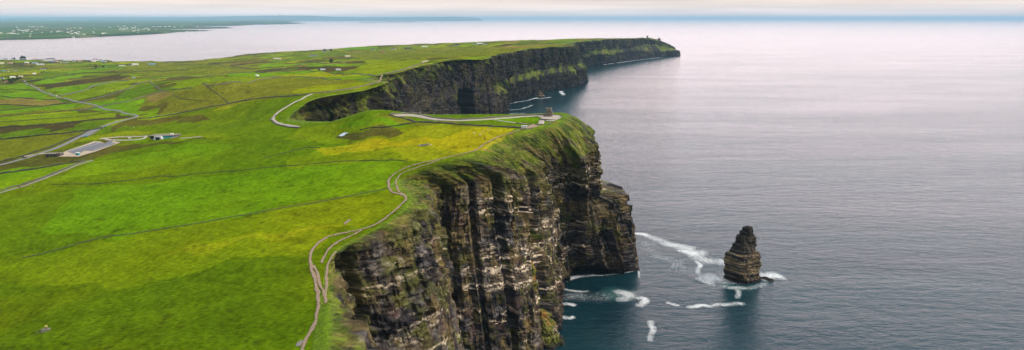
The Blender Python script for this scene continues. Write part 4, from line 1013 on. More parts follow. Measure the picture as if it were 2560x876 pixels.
# gate posts by the lane
for px, py, h, lab in ((50, 471, 2.6, 'tall dark gate post beside the farm lane'), (82, 467.5, 1.6, 'short dark gate post right of the taller one on the lane')):
    x, y, z = grp(px, py); o = MB().box(-.35, .35, -.3, .3, -.3, h, 0, .05).build('gate_post', M_WOOD); o.location = (x, y, z); tag(o, lab, 'post')
# road sign
x, y, z = grp(257.5, 322); t = empty('road_sign', (x, y, z)); tag(t, 'pale sign board on a post beside the lay by', 'sign'); MB().box(-.15, .15, -.15, .15, -.3, 4).build('post', M_SILV, t); MB().box(-1.6, 1.6, -.3, -.16, 2.6, 6.0).build('board', M_CREAM, t)
# stone hut by the car park
def hut():
    x, y, z = grp(137, 392); t = empty('stone_hut', (x, y, z), R(5)); tag(t, 'dark flat roofed stone building at the left end of the car park', 'building')
    MB().box(-10, 10, -4, 4, -1, 4.2).build('wall', M_DSTONE, t); MB().box(-10.6, 9, -4.5, 4.5, 4.203, 5.0).build('roof', M_STONE, t)
    MB().box(5.5, 10.5, -5.2, -4.01, -1, 5.6).build('porch', M_DSTONE, t)
    for a in (-7, -2.5, 2): w = MB().box(a - 1.1, a + 1.1, -4.12, -3.9, 1, 3.2).build('window', M_WOOD, t); MB().box(a - .9, a + .9, -4.18, -4.123, 1.2, 3).build('pane', M_GLASS, w)
hut()
def kiosk():
    x, y, z = grp(195, 389.5); t = empty('kiosk', (x, y, z + .6)); tag(t, 'small pale green ticket kiosk at the front of the car park', 'kiosk')
    MB().box(-2, 2, -1.6, 1.6, 0, 3.2).build('wall', M_TEAL, t); MB().box(-2.4, 2.4, -2, 2, 3.203, 3.7).build('roof', M_WHITE, t); MB().box(-1.2, 1.2, -1.72, -1.6, 1.1, 2.5).build('window', M_GLASS, t)
kiosk()
# visitor building set into the grassy bank
def visitor():
    x, y, z = grp(396, 350); t = empty('visitor_entrance', (x, y, z - .5), R(-10)); tag(t, 'white framed tunnel like entrance set into the grassy bank', 'building')
    MB().prism([(-7.5, -1.5), (7.5, -1.5), (5, 6), (-5, 6)], 0, 6, .75, 0, 1.5).build('frame', M_WHITE, t); MB().box(-3.4, 3.4, -1.62, -.4, .2, 4.3).build('opening', M_GLASS, t)
    x, y, z = grp(420, 345); t = empty('visitor_building', (x, y, z - .5), R(8)); tag(t, 'low curved glass fronted building sunk into the slope right of the road', 'building')
    MB().prism([(-24, -5), (-8, -8), (12, -4), (16, 5), (0, 9), (-18, 6)], 0, 4.6).build('wall', M_DSTONE, t); MB().prism([(-26, -6.5), (-8, -9.5), (13, -5.5), (17, 6), (0, 10), (-20, 7)], 4.602, 5.4).build('roof', M_CONC, t)
    MB().prism([(-22, -5.5), (-8, -8.3), (-8, -7.9), (-22, -5.1)], .8, 4.2).build('window', M_GLASS, t); MB().prism([(-6, -8), (11, -4.5), (11, -4.1), (-6, -7.6)], .8, 4.2).build('window', M_TEAL, t)
    MB().box(5, 9, -4, -1, 5.402, 7.4).build('skylight', M_WHITE, t)
    drape('courtyard', [(424,349),(430,342),(445,336.5),(452,336),(453,341),(440,346)], M_CONC, 'grey paved courtyard at the right end of the sunken building', lift=.5, n=70)
visitor()

# ------------------------------------------------------------------ houses
def house(px, py, L=22, rz=None, wallm=M_WHITE, roofm=M_SLATE, label=None, group=None, H=4.2, W=9, chim=True, cat='house'):
    x, y, z = grp(px, py); rz = R(random.uniform(-25, 25)) if rz is None else rz
    t = empty('house' if cat == 'house' else 'shed', (x, y, z - 1), rz); tag(t, label, cat, group)
    MB().box(-L / 2, L / 2, -W / 2, W / 2, 0, H).build('wall', wallm, t); r = MB().gable(-L / 2, L / 2, -W / 2, W / 2, H + .26, H + .26 + W * .42).build('roof', roofm, t)
    if chim:
        for a in (-L / 2 + .8, L / 2 - .8): MB().box(a - .6, a + .6, -.5, .5, H + W * .3, H + W * .42 + 1.6).build('chimney', wallm, r)
    for i in range(3): a = -L / 3 + i * L / 3; MB().box(a - .8, a + .8, -W / 2 - .08, -W / 2 + .1, 1.6, 3.0).build('window', M_GLASS, t)
    return t
GH = 'houses along the bay shore'
for a in [
 (13,149,34,M_SLATE,M_SLATE,'long dark house standing leftmost on the bay shore skyline'), (32,148.5,22,M_SLATE,M_SLATE,'small dark house second from the left on the shore skyline'), (71,148.5,26,M_CREAM,M_CREAM,'pale low house right of the dark skyline trees'),
 (88,148.5,26,M_WHITE,M_PINKR,'pale house with reddish roof on the shore skyline'), (104,148,28,M_WHITE,M_SLATE,'white house with dark roof left of the longest skyline house'), (127,148.5,60,M_WHITE,M_SLATE,'longest white house with dark roof on the shore skyline'),
 (238,149.5,42,M_WHITE,M_SLATE,'large white house on the point by the pale inlet water'), (252,151,30,M_CREAM,M_SLATE,'cream house just right of the large white one on the point'), (268,151.5,50,M_CREAM,M_CREAM,'long pale building beside the rocky shore'),
 (185,154,24,M_WHITE,M_SLATE,'small white house in the row behind the shore, left of four'), (200,154.5,26,M_CREAM,M_PINKR,'cream house in the shore row, second of four'), (221,154,30,M_SLATE,M_SLATE,'dark house in the shore row, third of four'), (234,155.5,34,M_WHITE,M_CREAM,'pale house in the shore row, fourth of four'),
 (259,155.5,38,M_WHITE,M_BLUEP,'white house with bluish roof below the rocky shore'), (130,156.5,40,M_SLATE,M_BLUEP,'blue roofed farm building at the left of the farm cluster'), (139,155,36,M_WHITE,M_PINKR,'white farmhouse with red roof behind the farm cluster'), (150,157,24,M_CREAM,M_PINKR,'cream cottage at the right of the farm cluster'),
 (163,157,32,M_WHITE,M_SLATE,'lone white house right of the farm cluster'), (25,159,30,M_CREAM,M_PINKR,'pinkish cottage on the far left slope'), (5,160,24,M_CREAM,M_CREAM,'cream cottage at the left border behind the fields'), (67,159,36,M_CREAM,M_WHITE,'long cream bungalow left of the blue roofed one'), (87,159.5,34,M_WHITE,M_BLUEP,'white bungalow with blue roof'),
 (338,163,38,M_WHITE,M_WHITE,'bright white farmhouse above the right end of the shore'), (327,164.5,22,M_CREAM,M_SLATE,'low cream outhouse left of the bright white farmhouse'),
 (108,174.5,27,M_WHITE,M_SLATE,'white cottage with dark slate roof alone on the green slope'), (38,177,27,M_CREAM,M_SLATE,'cream ended cottage with long slate roof on the left slope'), (19,178.5,16,M_CREAM,M_SLATE,'small cottage between the teal shed and the slate roofed cottage'),
 (32,195,20,M_CREAM,M_WHITE,'pale roofed house behind the dark village trees'), (5,198,16,M_WHITE,M_SLATE,'white gabled house at the left border by the village trees'), (52,193,16,M_CREAM,M_CREAM,'cream house at the right end of the village trees'), (16,207,9,M_CREAM,M_PINKR,'small cottage in front of the village trees'), (86,186,12,M_WHITE,M_WHITE,'tiny white house beside the village lane'),
 (61,204,9,M_CREAM,M_SLATE,'grey cottage where the main road enters the village'),
 (815,130.5,62,M_WHITE,M_SLATE,'long white house with dark roof on the far skyline slope'), (783,141,55,M_WHITE,M_SLATE,'white gabled house on the heathery slope below the skyline'), (693,149,50,M_CREAM,M_CREAM,'flat pale building low on the left of the far slope'), (931,125,42,M_CREAM,M_SLATE,'pale house on the far skyline right of the long white one'),
 (955,132,34,M_PINKR,M_PINKR,'reddish house on the far slope left of the distant lane'), (869,143,30,M_CREAM,M_CREAM,'small pale cottage in the far heathery fields'), (983,123.5,40,M_WHITE,M_SLATE,'white house near the distant lane on the skyline'), (1021,122,60,M_SLATE,M_SLATE,'long dark farm building on the distant skyline'),
 (1062,118,48,M_WHITE,M_WHITE,'bright white house on the skyline above the distant viewpoint'), (1188,112,30,M_WHITE,M_SLATE,'white house at the left of the last skyline cluster'), (1200,111,46,M_WHITE,M_WHITE,'largest white house in the last skyline cluster'), (1213,111.5,34,M_WHITE,M_SLATE,'white house at the right of the last skyline cluster'),
 (1141,115.5,36,M_CREAM,M_SLATE,'pale house on the skyline left of the last cluster'),
 ]:
    house(a[0], a[1], a[2], None, a[3], a[4], a[5], GH, H=3.6 if a[1] > 170 else 5, W=8 if a[1] > 170 else 12)
for a in [(8.5,178.5,20,M_TEAL,M_TEAL,'teal roofed shed on the far left slope'), (380,162,44,M_BLUEP,M_BLUEP,'blue grey farm shed right of the bright white farmhouse'), (334,196,9,M_WHITE,M_BLUEP,'small lone shed on the brown middle field'), (101,162.5,44,M_SILV,M_SILV,'long grey roofed barn on the shore slope'),
          (807,176,18,M_WHITE,M_SILV,'white shed behind the black cattle'), (846,176.5,16,M_WHITE,M_SILV,'small white shed at the right of the farmyard behind the cattle'), (643,191,8,M_WHITE,M_WHITE,'tiny white hut in the bright fields left of the herd'), (305,166,36,M_SILV,M_SILV,'grey barn among hedges below the shore row')]:
    house(a[0], a[1], a[2], None, a[3], a[4], a[5], 'farm sheds in the middle distance', H=3.2, W=8 if a[1] > 165 else 12, chim=False, cat='shed')

# tiny houses scattered over the land beyond the bay
xx_, yy_, h_, ins_, px_, py_ = _fl
_hm = bpy.data.meshes.new('far_house'); _b = bmesh.new()
_bb = MB(); _bb.box(-.5, .5, -.25, .25, 0, .16); _bb.gable(-.5, .5, -.25, .25, .18, .30, .01); bmesh.ops.recalc_face_normals(_bb.bm, faces=_bb.bm.faces); _bb.bm.to_mesh(_hm); _bb.bm.free(); _hm.materials.append(M_WHITE)
_hm2 = _hm.copy(); _hm2.materials.clear(); _hm2.materials.append(M_CREAM)
_cand = np.argwhere(ins_ & (px_ > 0) & (px_ < 640) & (yy_ < 26000)); cnt = 0; tries = 0
_clus = [(340,75),(330,78),(190,88),(150,83),(90,70),(60,82),(410,68),(300,68),(210,64),(560,63),(590,62),(20,88)]
while cnt < 130 and tries < 6000:
    tries += 1; i, j = _cand[rng.integers(len(_cand))]
    w = max(math.exp(-((px_[i, j] - c[0]) / 26) ** 2 - ((py_[i, j] - c[1]) / 3.0) ** 2) for c in _clus)
    if rng.random() > 0.05 + w: continue
    o = bpy.data.objects.new('far_house', _hm if rng.random() < .6 else _hm2); COL.objects.link(o)
    s = rng.uniform(20, 44) * (1 + yy_[i, j] / 40000); o.location = (xx_[i, j], yy_[i, j], h_[i, j] - 1); o.scale = (s, s * .8, s); o.rotation_euler = (0, 0, rng.uniform(-.6, .6))
    tag(o, 'tiny pale house scattered across the farmland beyond the bay', 'house', 'tiny pale houses beyond the bay'); cnt += 1

# ------------------------------------------------------------------ trees round the village
M_LEAF = plain('dark_foliage', (.030,.048,.014), 1, 0, .5, .8); M_BARK = plain('bark', (.07,.05,.035), .95, 0, .3, 2)
def tree_mesh(seed, R_=4.0, H=8.0):
    r = random.Random(seed); b = bmesh.new()
    for i in range(1100):
        a = r.random() * 6.283; zz = r.random(); rr = R_ * (math.sin(math.pi * (0.12 + .86 * zz)) ** .6) * (0.45 + .55 * r.random() ** .4) * (.75 + .35 * math.sin(3 * a + 5 * zz + seed))
        c = Vector((rr * math.cos(a), rr * math.sin(a), H * .22 + zz * H * .8)); s = r.uniform(.25, .6); n = Vector((r.uniform(-1, 1), r.uniform(-1, 1), r.uniform(-.2, 1))).normalized(); t = n.orthogonal().normalized(); u = n.cross(t)
        b.faces.new([b.verts.new(c + t * s), b.verts.new(c + u * s * .7), b.verts.new(c - t * s), b.verts.new(c - u * s * .7)])
    me = bpy.data.meshes.new('crown'); b.to_mesh(me); b.free(); me.materials.append(M_LEAF)
    tb = MB(); tb.cyl(0, 0, .45, -.5, H * .55, 8, .2)
    for k in range(4):
        a = k * 1.57 + seed; tb.prism([(.1, .1), (-.1, .1), (-.1, -.1), (.1, -.1)], H * .3, H * .62, 1, -1.2 * math.cos(a) * 0, 0)
    bmesh.ops.recalc_face_normals(tb.bm, faces=tb.bm.faces); m2 = bpy.data.meshes.new('trunk'); tb.bm.to_mesh(m2); tb.bm.free(); m2.materials.append(M_BARK)
    return me, m2
_tm = [tree_mesh(i) for i in range(3)]
_tr = [(14,206,2.0),(22,204,2.4),(28,206,2.2),(33,203,2.6),(38,205,2.3),(43,202,2.2),(47,200,2.0),(52,198,1.8),(18,209,1.5),(25,209.5,1.6),(32,208.5,1.6),(8,203,1.7),(66,206.5,1.0),(70,206.5,1.1),(76,206,1.0),(84,205,1.2),(91,204.5,1.1),(98,203.5,1.1),(57,148.5,5.5),(62,148.5,4.5),(52,148.7,3.6),(36,148.8,3),(104,184,1.6),(110,182.5,1.5),(112,174,1.8),(117,173.5,1.6),(240,170.5,2.8),(258,169.5,2.6),(812,129.5,4.5),(827,128.5,4),(828,159,4)]
for i, (px, py, s) in enumerate(_tr):
    x, y, z = grp(px, py); t = empty('tree', (x, y, z), random.random() * 6, s * .62)
    for me, nm in zip(_tm[i % 3], ('crown', 'trunk')):
        o = bpy.data.objects.new(nm, me); COL.objects.link(o); o.parent = t
    if i < 12: lab, g = 'dark bushy tree in the shelter belt round the village houses', 'dark trees of the village shelter belt'
    elif i < 18: lab, g = 'low dark thorn tree in the row beside the village road end', 'thorn trees beside the village road end'
    elif i < 22: lab, g = 'dark windswept tree standing on the bay shore skyline', 'trees on the bay shore skyline'
    else: lab, g = 'small dark tree standing beside a far farmhouse or lane', 'small trees near the far farmhouses'
    tag(t, lab, 'tree', g)

# ------------------------------------------------------------------ cars
def car_proto():
    t = empty('parked_car', (0, 0, 0)); b = MB()
    prof = [(-2.1,.35),(2.1,.35),(2.15,.85),(1.2,1.0),(.6,1.48),(-1.3,1.5),(-1.9,1.0),(-2.15,.95)]
    bm = b.bm; A_ = [bm.verts.new((x, -.88, z)) for x, z in prof]; B_ = [bm.verts.new((x, .88, z)) for x, z in prof]; n = len(prof)
    bm.faces.new(A_); bm.faces.new(B_[::-1])
    for i in range(n): bm.faces.new((A_[i], B_[i], B_[(i + 1) % n], A_[(i + 1) % n]))
    b.build('body', M_WHITE, t); MB().box(-1.55, .85, -.895, .895, 1.0, 1.4, 0).build('window', M_GLASS, t)
    for x in (-1.35, 1.35):
        for y in (-.82, .82):
            w = MB().cyl(0, 0, .34, -.11, .11, 12).build('wheel', M_TYRE, t); w.rotation_euler = (math.pi / 2, 0, 0); w.location = (x, y, .34)
    return t
_car = car_proto(); _first = True
for px, py, mt, lab, s in [(157,247.6,M_RED,'bright red car on the main road, nearest of three close together',1.7),(150,245,M_RUST,'orange red car in the middle of three on the main road',1.6),(143,242.6,M_WHITE,'white van leading the red cars up the main road',1.7),(234,264.5,M_RUST,'tan car alone on the main road before the sharp bend',1.5),
        (262,319,M_TEAL,'turquoise car stopped by the sign near the lay by',1.3),(216,344,M_TEAL,'dark teal car parked at the lower end of the lay by',1.3),(292,307,M_SILV,'silver car driving just past the sharp road bend',1.2),(62,397.5,M_HIDEK,'dark car on the lower stretch of the main road',1.2),(325,349,M_WHITE,'white car on the access loop near the visitor building',1.2)]:
    if _first: t = _car; _first = False
    else: t = copy_tree(_car)
    x, y, z = grp(px, py); t.location = (x, y, z + .9 + y * .0003); t.scale = (s,) * 3; t.rotation_euler = (0, 0, R(125) if py < 270 else R(60))
    for c in t.children:
        if c.name.startswith('body'): c.data = c.data.copy(); c.data.materials.clear(); c.data.materials.append(mt)
    tag(t, lab, 'car', 'cars on the main road and lay by')

# ------------------------------------------------------------------ animals and people (skinned bodies)
def skinned(name, joints, edges, mat, sub=1):
    me = bpy.data.meshes.new(name); me.from_pydata([j[0] for j in joints], edges, []); o = bpy.data.objects.new(name, me); COL.objects.link(o)
    m = o.modifiers.new('s', 'SKIN'); sv = me.skin_vertices[0].data
    for i, j in enumerate(joints): r = j[1]; sv[i].radius = (r, r) if not isinstance(r, tuple) else r
    sv[0].use_root = True; m.use_smooth_shade = True
    o.modifiers.new('d', 'SUBSURF').levels = sub
    dg = bpy.context.evaluated_depsgraph_get(); nm = bpy.data.meshes.new_from_object(o.evaluated_get(dg)); o.modifiers.clear(); o.data = nm; nm.name = name
    nm.materials.clear(); nm.materials.append(mat); bpy.data.meshes.remove(me); return o
cowJ = [((-.7,0,1.05),.36), ((0,0,1.0),.40), ((.65,0,1.08),.34), ((1.0,0,1.15),.20), ((1.25,0,.85),.14), ((1.45,0,.55),.10),
        ((-.75,.2,.7),.14), ((-.85,.2,.42),.07), ((-.78,.2,.04),.06), ((-.75,-.2,.7),.14), ((-.85,-.2,.42),.07), ((-.78,-.2,.04),.06), ((.65,.2,.65),.12), ((.66,.2,.36),.065), ((.64,.2,.04),.06), ((.65,-.2,.65),.12), ((.66,-.2,.36),.065), ((.64,-.2,.04),.06), ((-1.05,0,1.1),.06), ((-1.12,0,.6),.035)]
cowE = [(0,1),(1,2),(2,3),(3,4),(4,5),(0,6),(6,7),(7,8),(0,9),(9,10),(10,11),(2,12),(12,13),(13,14),(2,15),(15,16),(16,17),(0,18),(18,19)]
cow0 = skinned('cow', cowJ, cowE, M_HIDEW)
_cm = {}
for k, m in (('w', M_HIDEW), ('b', M_HIDEB), ('k', M_HIDEK)):
    q = cow0.data.copy(); q.materials.clear(); q.materials.append(m); _cm[k] = q
_cf = [True]
def cow(px, py, k, lab, g, s=1.0, rz=None):
    x, y, z = grp(px, py)
    if _cf[0]: o = cow0; _cf[0] = False
    else: o = cow0.copy(); COL.objects.link(o)
    o.data = _cm[k]; o.location = (x, y, z - .03); o.scale = (s,) * 3; o.rotation_euler = (0, 0, random.random() * 6.28 if rz is None else rz)
    tag(o, lab, 'cow', g)
GC = 'cattle in the yellow pasture'
for px, py, k, lab in [(1185.5,335.5,'w','pale cow at the left end of the herd in the yellow pasture'),(1200,338.5,'w','pale cow beside a dark muddy patch in the yellow pasture'),(1208.5,331,'w','pale cow in the middle of the herd in the yellow pasture'),(1220,328,'w','pale cow nearly farthest up in the yellow pasture'),(1225.5,322.5,'w','farthest pale cow, closest to the dark wall'),
     (1228,331,'b','brown cow grazing at the right of the pale herd'),(1211,345,'b','brown cow lying lower in the yellow pasture near the footpath'),(1213,350.5,'b','lowest brown cow beside the clifftop footpath'),(1270,324.5,'b','brown cow alone near the white cabin'),
     (1071,362,'w','pale cow standing at the muddy puddle'),(1077,365,'w','second pale cow at the right end of the puddle'),(1049,367,'w','white calf at the left end of the muddy puddle')]:
    cow(px, py, k, lab, GC, 1.15)
for i, (px, py) in enumerate([(822.5,190),(830,190),(836,190.5),(839,189),(844,188.5),(852,188),(858,190),(864,189.5)]): cow(px, py, 'k', 'black cow in the line grazing beyond the golden hill', 'black cattle beyond the golden hill', 1.9)
for i, (px, py) in enumerate([(273,263.5),(277,261),(284,258),(287,260.5),(268,238),(240,236),(266,230)]): cow(px, py, 'k', 'black cow grazing in the green fields right of the main road', 'black cattle right of the main road', 1.5)
for i, (px, py) in enumerate([(334,321),(262,230),(280,231),(306,222),(293,224),(395,203),(450,170),(462,171)]): cow(px, py, 'w', 'pale cow dotted over the middle distance fields', 'pale cattle in the middle distance', 1.5)

def person_mesh():
    J = [((0,0,.95),.16), ((0,0,1.2),.15), ((0,0,1.42),.17), ((0,0,1.53),.065), ((0,0,1.66),.11), ((0,.02,1.76),.09), ((0,.12,.82),.10), ((.03,.12,.48),.07), ((.0,.12,.08),.05), ((.12,.12,.04),.045), ((0,-.12,.82),.10), ((-.03,-.12,.48),.07), ((-.1,-.12,.08),.05), ((.02,-.12,.04),.045),
         ((0,.24,1.38),.07), ((-.03,.28,1.1),.05), ((.06,.28,.86),.038), ((.08,.28,.78),.035), ((0,-.24,1.38),.07), ((.03,-.28,1.1),.05), ((.1,-.28,.88),.038), ((.12,-.28,.8),.035)]
    E = [(0,1),(1,2),(2,3),(3,4),(4,5),(0,6),(6,7),(7,8),(8,9),(0,10),(10,11),(11,12),(12,13),(2,14),(14,15),(15,16),(16,17),(2,18),(18,19),(19,20),(20,21)]
    return skinned('person', J, E, M_HIDEK)
pe0 = person_mesh(); _jk = MB(); _jk.cyl(0, 0, .24, .85, 1.5, 10, .27); jk0 = _jk.build('jacket', M_RED, pe0)
_pf = True
for px, py, m, lab in [(694.7,289,M_BLUEP,'person in blue jacket walking the pale path near its bend'),(702.7,282,M_HIDEK,'person in dark jacket a little farther up the pale inlet path'),(708,278,M_SLATE,'person in grey jacket, third walker up the inlet path'),(759,250,M_WHITE,'person in white jacket on the upper straight of the inlet path'),(788,235.5,M_CREAM,'person in cream jacket at the top of the inlet path'),(800,233.5,M_WHITE,'person in pale jacket on the rim just beyond the path top'),
      (1402,294,M_HIDEK,'person in black jacket at the right edge of the tower terrace'),(1396,299,M_HIDEK,'person in black jacket on the terrace edge below the other one'),(1042,289.5,M_TEAL,'person in turquoise jacket on the paved bay left of the tower path'),(999,288,M_TEAL,'person in green jacket at the left start of the tower path'),(805,767,M_YEL,'person in yellow jacket on the near eroded footpath'),(1171,371,M_SLATE,'person in grey jacket on the footpath under the yellow pasture')]:
    if _pf: o, j = pe0, jk0; _pf = False
    else: o = pe0.copy(); COL.objects.link(o); j = jk0.copy(); COL.objects.link(j); j.parent = o
    if _pf is False and m is not M_RED: j.data = jk0.data.copy(); j.data.materials.clear(); j.data.materials.append(m)
    x, y, z = grp(px, py); o.location = (x, y, z + .3 + y * .00045); o.rotation_euler = (0, 0, random.random() * 6); tag(o, lab, 'person', 'walkers on the cliff paths')
# ------------------------------------------------------------------ free standing rock
def rock_mass(name, cx, cy, prof, yaw, seed, amp=1.0, rows=170, cols=170, sq=3.2, bedh=2.4, labels=(None, None, None), warm=0.0, moss=0.0, spots=0.5, lean=(0, 0), dy=1.0):
    """prof: (z, left x, right x, half depth) measured at its own distance"""
    pr = np.array(prof, float); z = np.linspace(pr[0, 0], pr[-1, 0], rows); th = np.linspace(0, 2 * np.pi, cols + 1)
    L = np.interp(z, pr[:, 0], pr[:, 1]); Rr = np.interp(z, pr[:, 0], pr[:, 2]); Dp = np.interp(z, pr[:, 0], pr[:, 3]) * dy
    c = 0.5 * (L + Rr); hw = 0.5 * (Rr - L)
    ct, st_ = np.cos(th - yaw), np.sin(th - yaw)
    rad = (np.abs(ct) ** sq + np.abs(st_) ** sq) ** (-1 / sq)
    ex, ey = np.cos(th), np.sin(th)
    nx = rad * ex; nx = nx / np.abs(nx).max(); ny = rad * ey; ny = ny / np.abs(ny).max()
    zz = z[:, None] + 0 * th[None]; tt = np.abs(((th / np.pi) % 2) - 1)[None] + 0 * zz; ang = th[None] + 0 * zz
    ax, ay = np.cos(ang), np.sin(ang)
    X = c[:, None] + hw[:, None] * nx[None]; Yv = Dp[:, None] * ny[None]
    rr = np.hypot(hw, Dp)[:, None] * 0.7 + 1e-6
    zt = zz + 0.05 * X
    q = zt / bedh + .9 * vn(zt / (bedh * 3), zt * 0, seed); li = np.floor(q)
    sx = (X + Yv * .7); ui = np.floor(sx / 5.0 + 7 * hsh(li, li * 0, seed + 1))
    q2 = zt / (bedh * 3.3) + .6 * vn(zt / 20, zt * 0, seed + 2); l2 = np.floor(q2); u2 = np.floor(sx / 11.0 + 5 * hsh(l2, l2 * 0, seed + 3))
    d = (hsh(li, li * 0, seed + 4) - .5) * 1.6 + (hsh(np.floor(zt / 6.5), (np.cos(ang) > 0) * 1.0, seed + 8) - .5) * 4.2 * (amp < .9) + (hsh(ui, li, seed + 5) - .5) * 1.4 + (hsh(u2, l2, seed + 6) - .5) * 3.2 + (fbm(ax * 2 + 5, ay * 2 + zz / 14, seed + 7, 4) - .5) * 7
    d = d * amp * np.minimum(1, rr / 9)
    X = X + d * ax; Yv = Yv + d * ay
    zz = zz + (fbm(ax * 1.7, ay * 1.7 + 3, seed + 9, 3) - .5) * 7 * amp * sstep(.78, 1.0, (zz - z[0]) / (z[-1] - z[0]))
    P = np.stack([cx + X + lean[0] * zz, cy + Yv + lean[1] * zz, zz], -1)
    cap = P[-1].mean(0); P = np.concatenate([P, (P[-1:] * .5 + cap * .5), np.repeat(cap[None, None], P.shape[1], 1)], 0)
    Zf = P[..., 2]; li2 = np.concatenate([li, li[-1:], li[-1:]]); sx2 = np.concatenate([sx, sx[-1:], sx[-1:]]); zt2 = np.concatenate([zt, zt[-1:], zt[-1:]])
    n1 = fbm(sx2 / 6, Zf / 5, seed + 20, 4); col = np.array((.040, .034, .030)) * np.ones(P.shape)
    def mixc(a, bcol, t): return a * (1 - t[..., None]) + np.array(bcol) * t[..., None]
    col = mixc(col, (.13, .095, .06), sstep(.42, .62, n1) * .8)
    lh = hsh(li2, li2 * 0, seed + 22)
    col = mixc(col, (.42, .30, .15), sstep(.45, .75, lh * .6 + .5 * n1) * (.35 + warm) * sstep(.35, .55, fbm(sx2 / 3, zt2 / .9, seed + 24, 3)))
    col = mixc(col, (.58, .50, .38), sstep(.56, .60, fbm(sx2 / 3, zt2 / 1.2, seed + 26, 3)) * spots * sstep(.4, .6, lh))
    if warm: col = mixc(col, (.045, .038, .036), sstep(34, 44, Zf) * .75)
    if moss: col = mixc(col, (.13, .14, .02), sstep(.5, .62, fbm(sx2 / 7, Zf / 8, seed + 28, 3) + .25 * (Zf - z[0]) / (z[-1] - z[0]) - .05) * moss); col = mixc(col, (.30, .16, .04), sstep(.55, .65, fbm(sx2 / 8, Zf / 9, seed + 29, 3)) * moss)
    col = mixc(col, (.020, .018, .022), sstep(7, 2.5, Zf) * .85 * (1 if z[0] < 0 else 0))
    col = col * (.6 + .8 * hsh(np.floor(sx2 / 1.3), np.floor(Zf / .9), seed + 30))[..., None]
    if warm: col = col * .72
    o = grid_mesh(name, P, M_ROCK, None, col, smooth=False)
    if labels[1]: tag(o, labels[0], labels[1], labels[2])
    else: tag(o, labels[0], None, None, 'structure')
    return o
def prof_px(pr, Yc, zbase):
    """(photo row, left px, right px, half depth m) -> metres at distance Yc"""
    out = []
    for row, l, r, dp in pr:
        p = atY(l, row, Yc); q = atY(r, row, Yc); out.append((p[2], p[0], q[0], dp))
    return sorted(out)
sY = CH * kk(697)
sx0 = atY(1856, 650, sY)[0]
pr = [(z, l - sx0, r - sx0, d) for z, l, r, d in prof_px([(714,1801,1910,22),(702,1806,1905,21),(697,1812,1898,18),(670,1813,1899,17.5),(648,1812,1899,17),(634,1813,1901,16.5),(630,1822,1900,15),(627,1824,1890,13),(617,1830,1889,11),(610,1832,1889,9.5),(608,1839,1887,9.5),(589,1839,1886,8),(587,1847,1884,8),(579,1848,1883,7),(577,1855,1882,6),(570,1855,1880,5),(567,1866,1880,3.5)], sY, 0)]
rock_mass('sea_stack', sx0, sY, pr, R(35), 2001, amp=.6, rows=230, cols=260, sq=5.0, bedh=2.0, labels=('tall tapering layered rock stack standing alone in the sea', 'sea stack', None), warm=.30, spots=.35)
for px, py, s, lab in [(1911,697,7,'low wet rock in the foam right of the sea stack'),(1925,701,5,'smaller wet rock at the outer end of the foam by the stack'),(1817,716,0,None)]:
    if not lab: continue
    p = at(px, py, 0); rock_mass('rock', p[0], p[1], [(-3, -s * 1.4, s * 1.4, s), (0, -s, s, s * .7), (2.2, -s * .5, s * .5, s * .3)], .5, 2100 + px, .5, 30, 50, labels=(lab, 'rock', None), spots=0)
# rock beside the middle cliffs
p = at(1352, 243, 0); rock_mass('rock', p[0], p[1], [(-4, -26, 26, 18), (4, -20, 19, 14), (14, -14, 10, 9), (24, -9, 0, 6), (31, -7, -3, 3)], .4, 2300, 1.0, 60, 70, labels=('dark pointed rock at the foot of the middle cliffs', 'rock', None), spots=.1)
# spurs against the near face
def spur(pxy, Yc, pr, yaw, seed, lab, **k):
    x0 = atY(pxy, 700, Yc)[0]; q = [(z, l - x0, r - x0, d) for z, l, r, d in prof_px(pr, Yc, 0)]
    return rock_mass('rock_spur', x0, Yc, q, yaw, seed, labels=(lab, None, None), **k)
spur(1335, 668, [(900,1300,1420,30),(876,1310,1410,26),(850,1320,1405,22),(815,1330,1392,18),(790,1338,1372,13),(778,1345,1360,8)], .5, 2401, 'dark rocky spur with orange turf running down into the sea below the cliff', sq=2.4, moss=.8, amp=1.3, rows=150, cols=200)
spur(1318, 690, [(880,1262,1340,26),(800,1268,1338,24),(740,1276,1336,21),(700,1284,1338,18),(672,1292,1336,15),(655,1298,1328,12),(643,1304,1320,7)], .3, 2402, 'orange topped rock buttress standing out from the cliff face', sq=2.6, moss=.9, amp=1.3, rows=200, cols=200)
spur(1388, 790, [(760,1345,1400,18),(730,1350,1394,15),(700,1355,1382,12),(660,1358,1374,8),(630,1362,1369,5)], .6, 2403, 'thin leaning rock fin beside the dark water of the cove', sq=2.2, moss=.5, amp=1.2, rows=120, cols=140)
spur(1581, 884, [(690,1574,1598,9),(640,1578,1592,5),(600,1579,1588,3.2),(575,1577,1587,2.6),(566,1577,1588,2.8),(560,1580,1586,1.8)], .2, 2404, 'slim rock finger at the outer corner of the cliff', sq=2.6, moss=0, amp=.7, rows=110, cols=80)
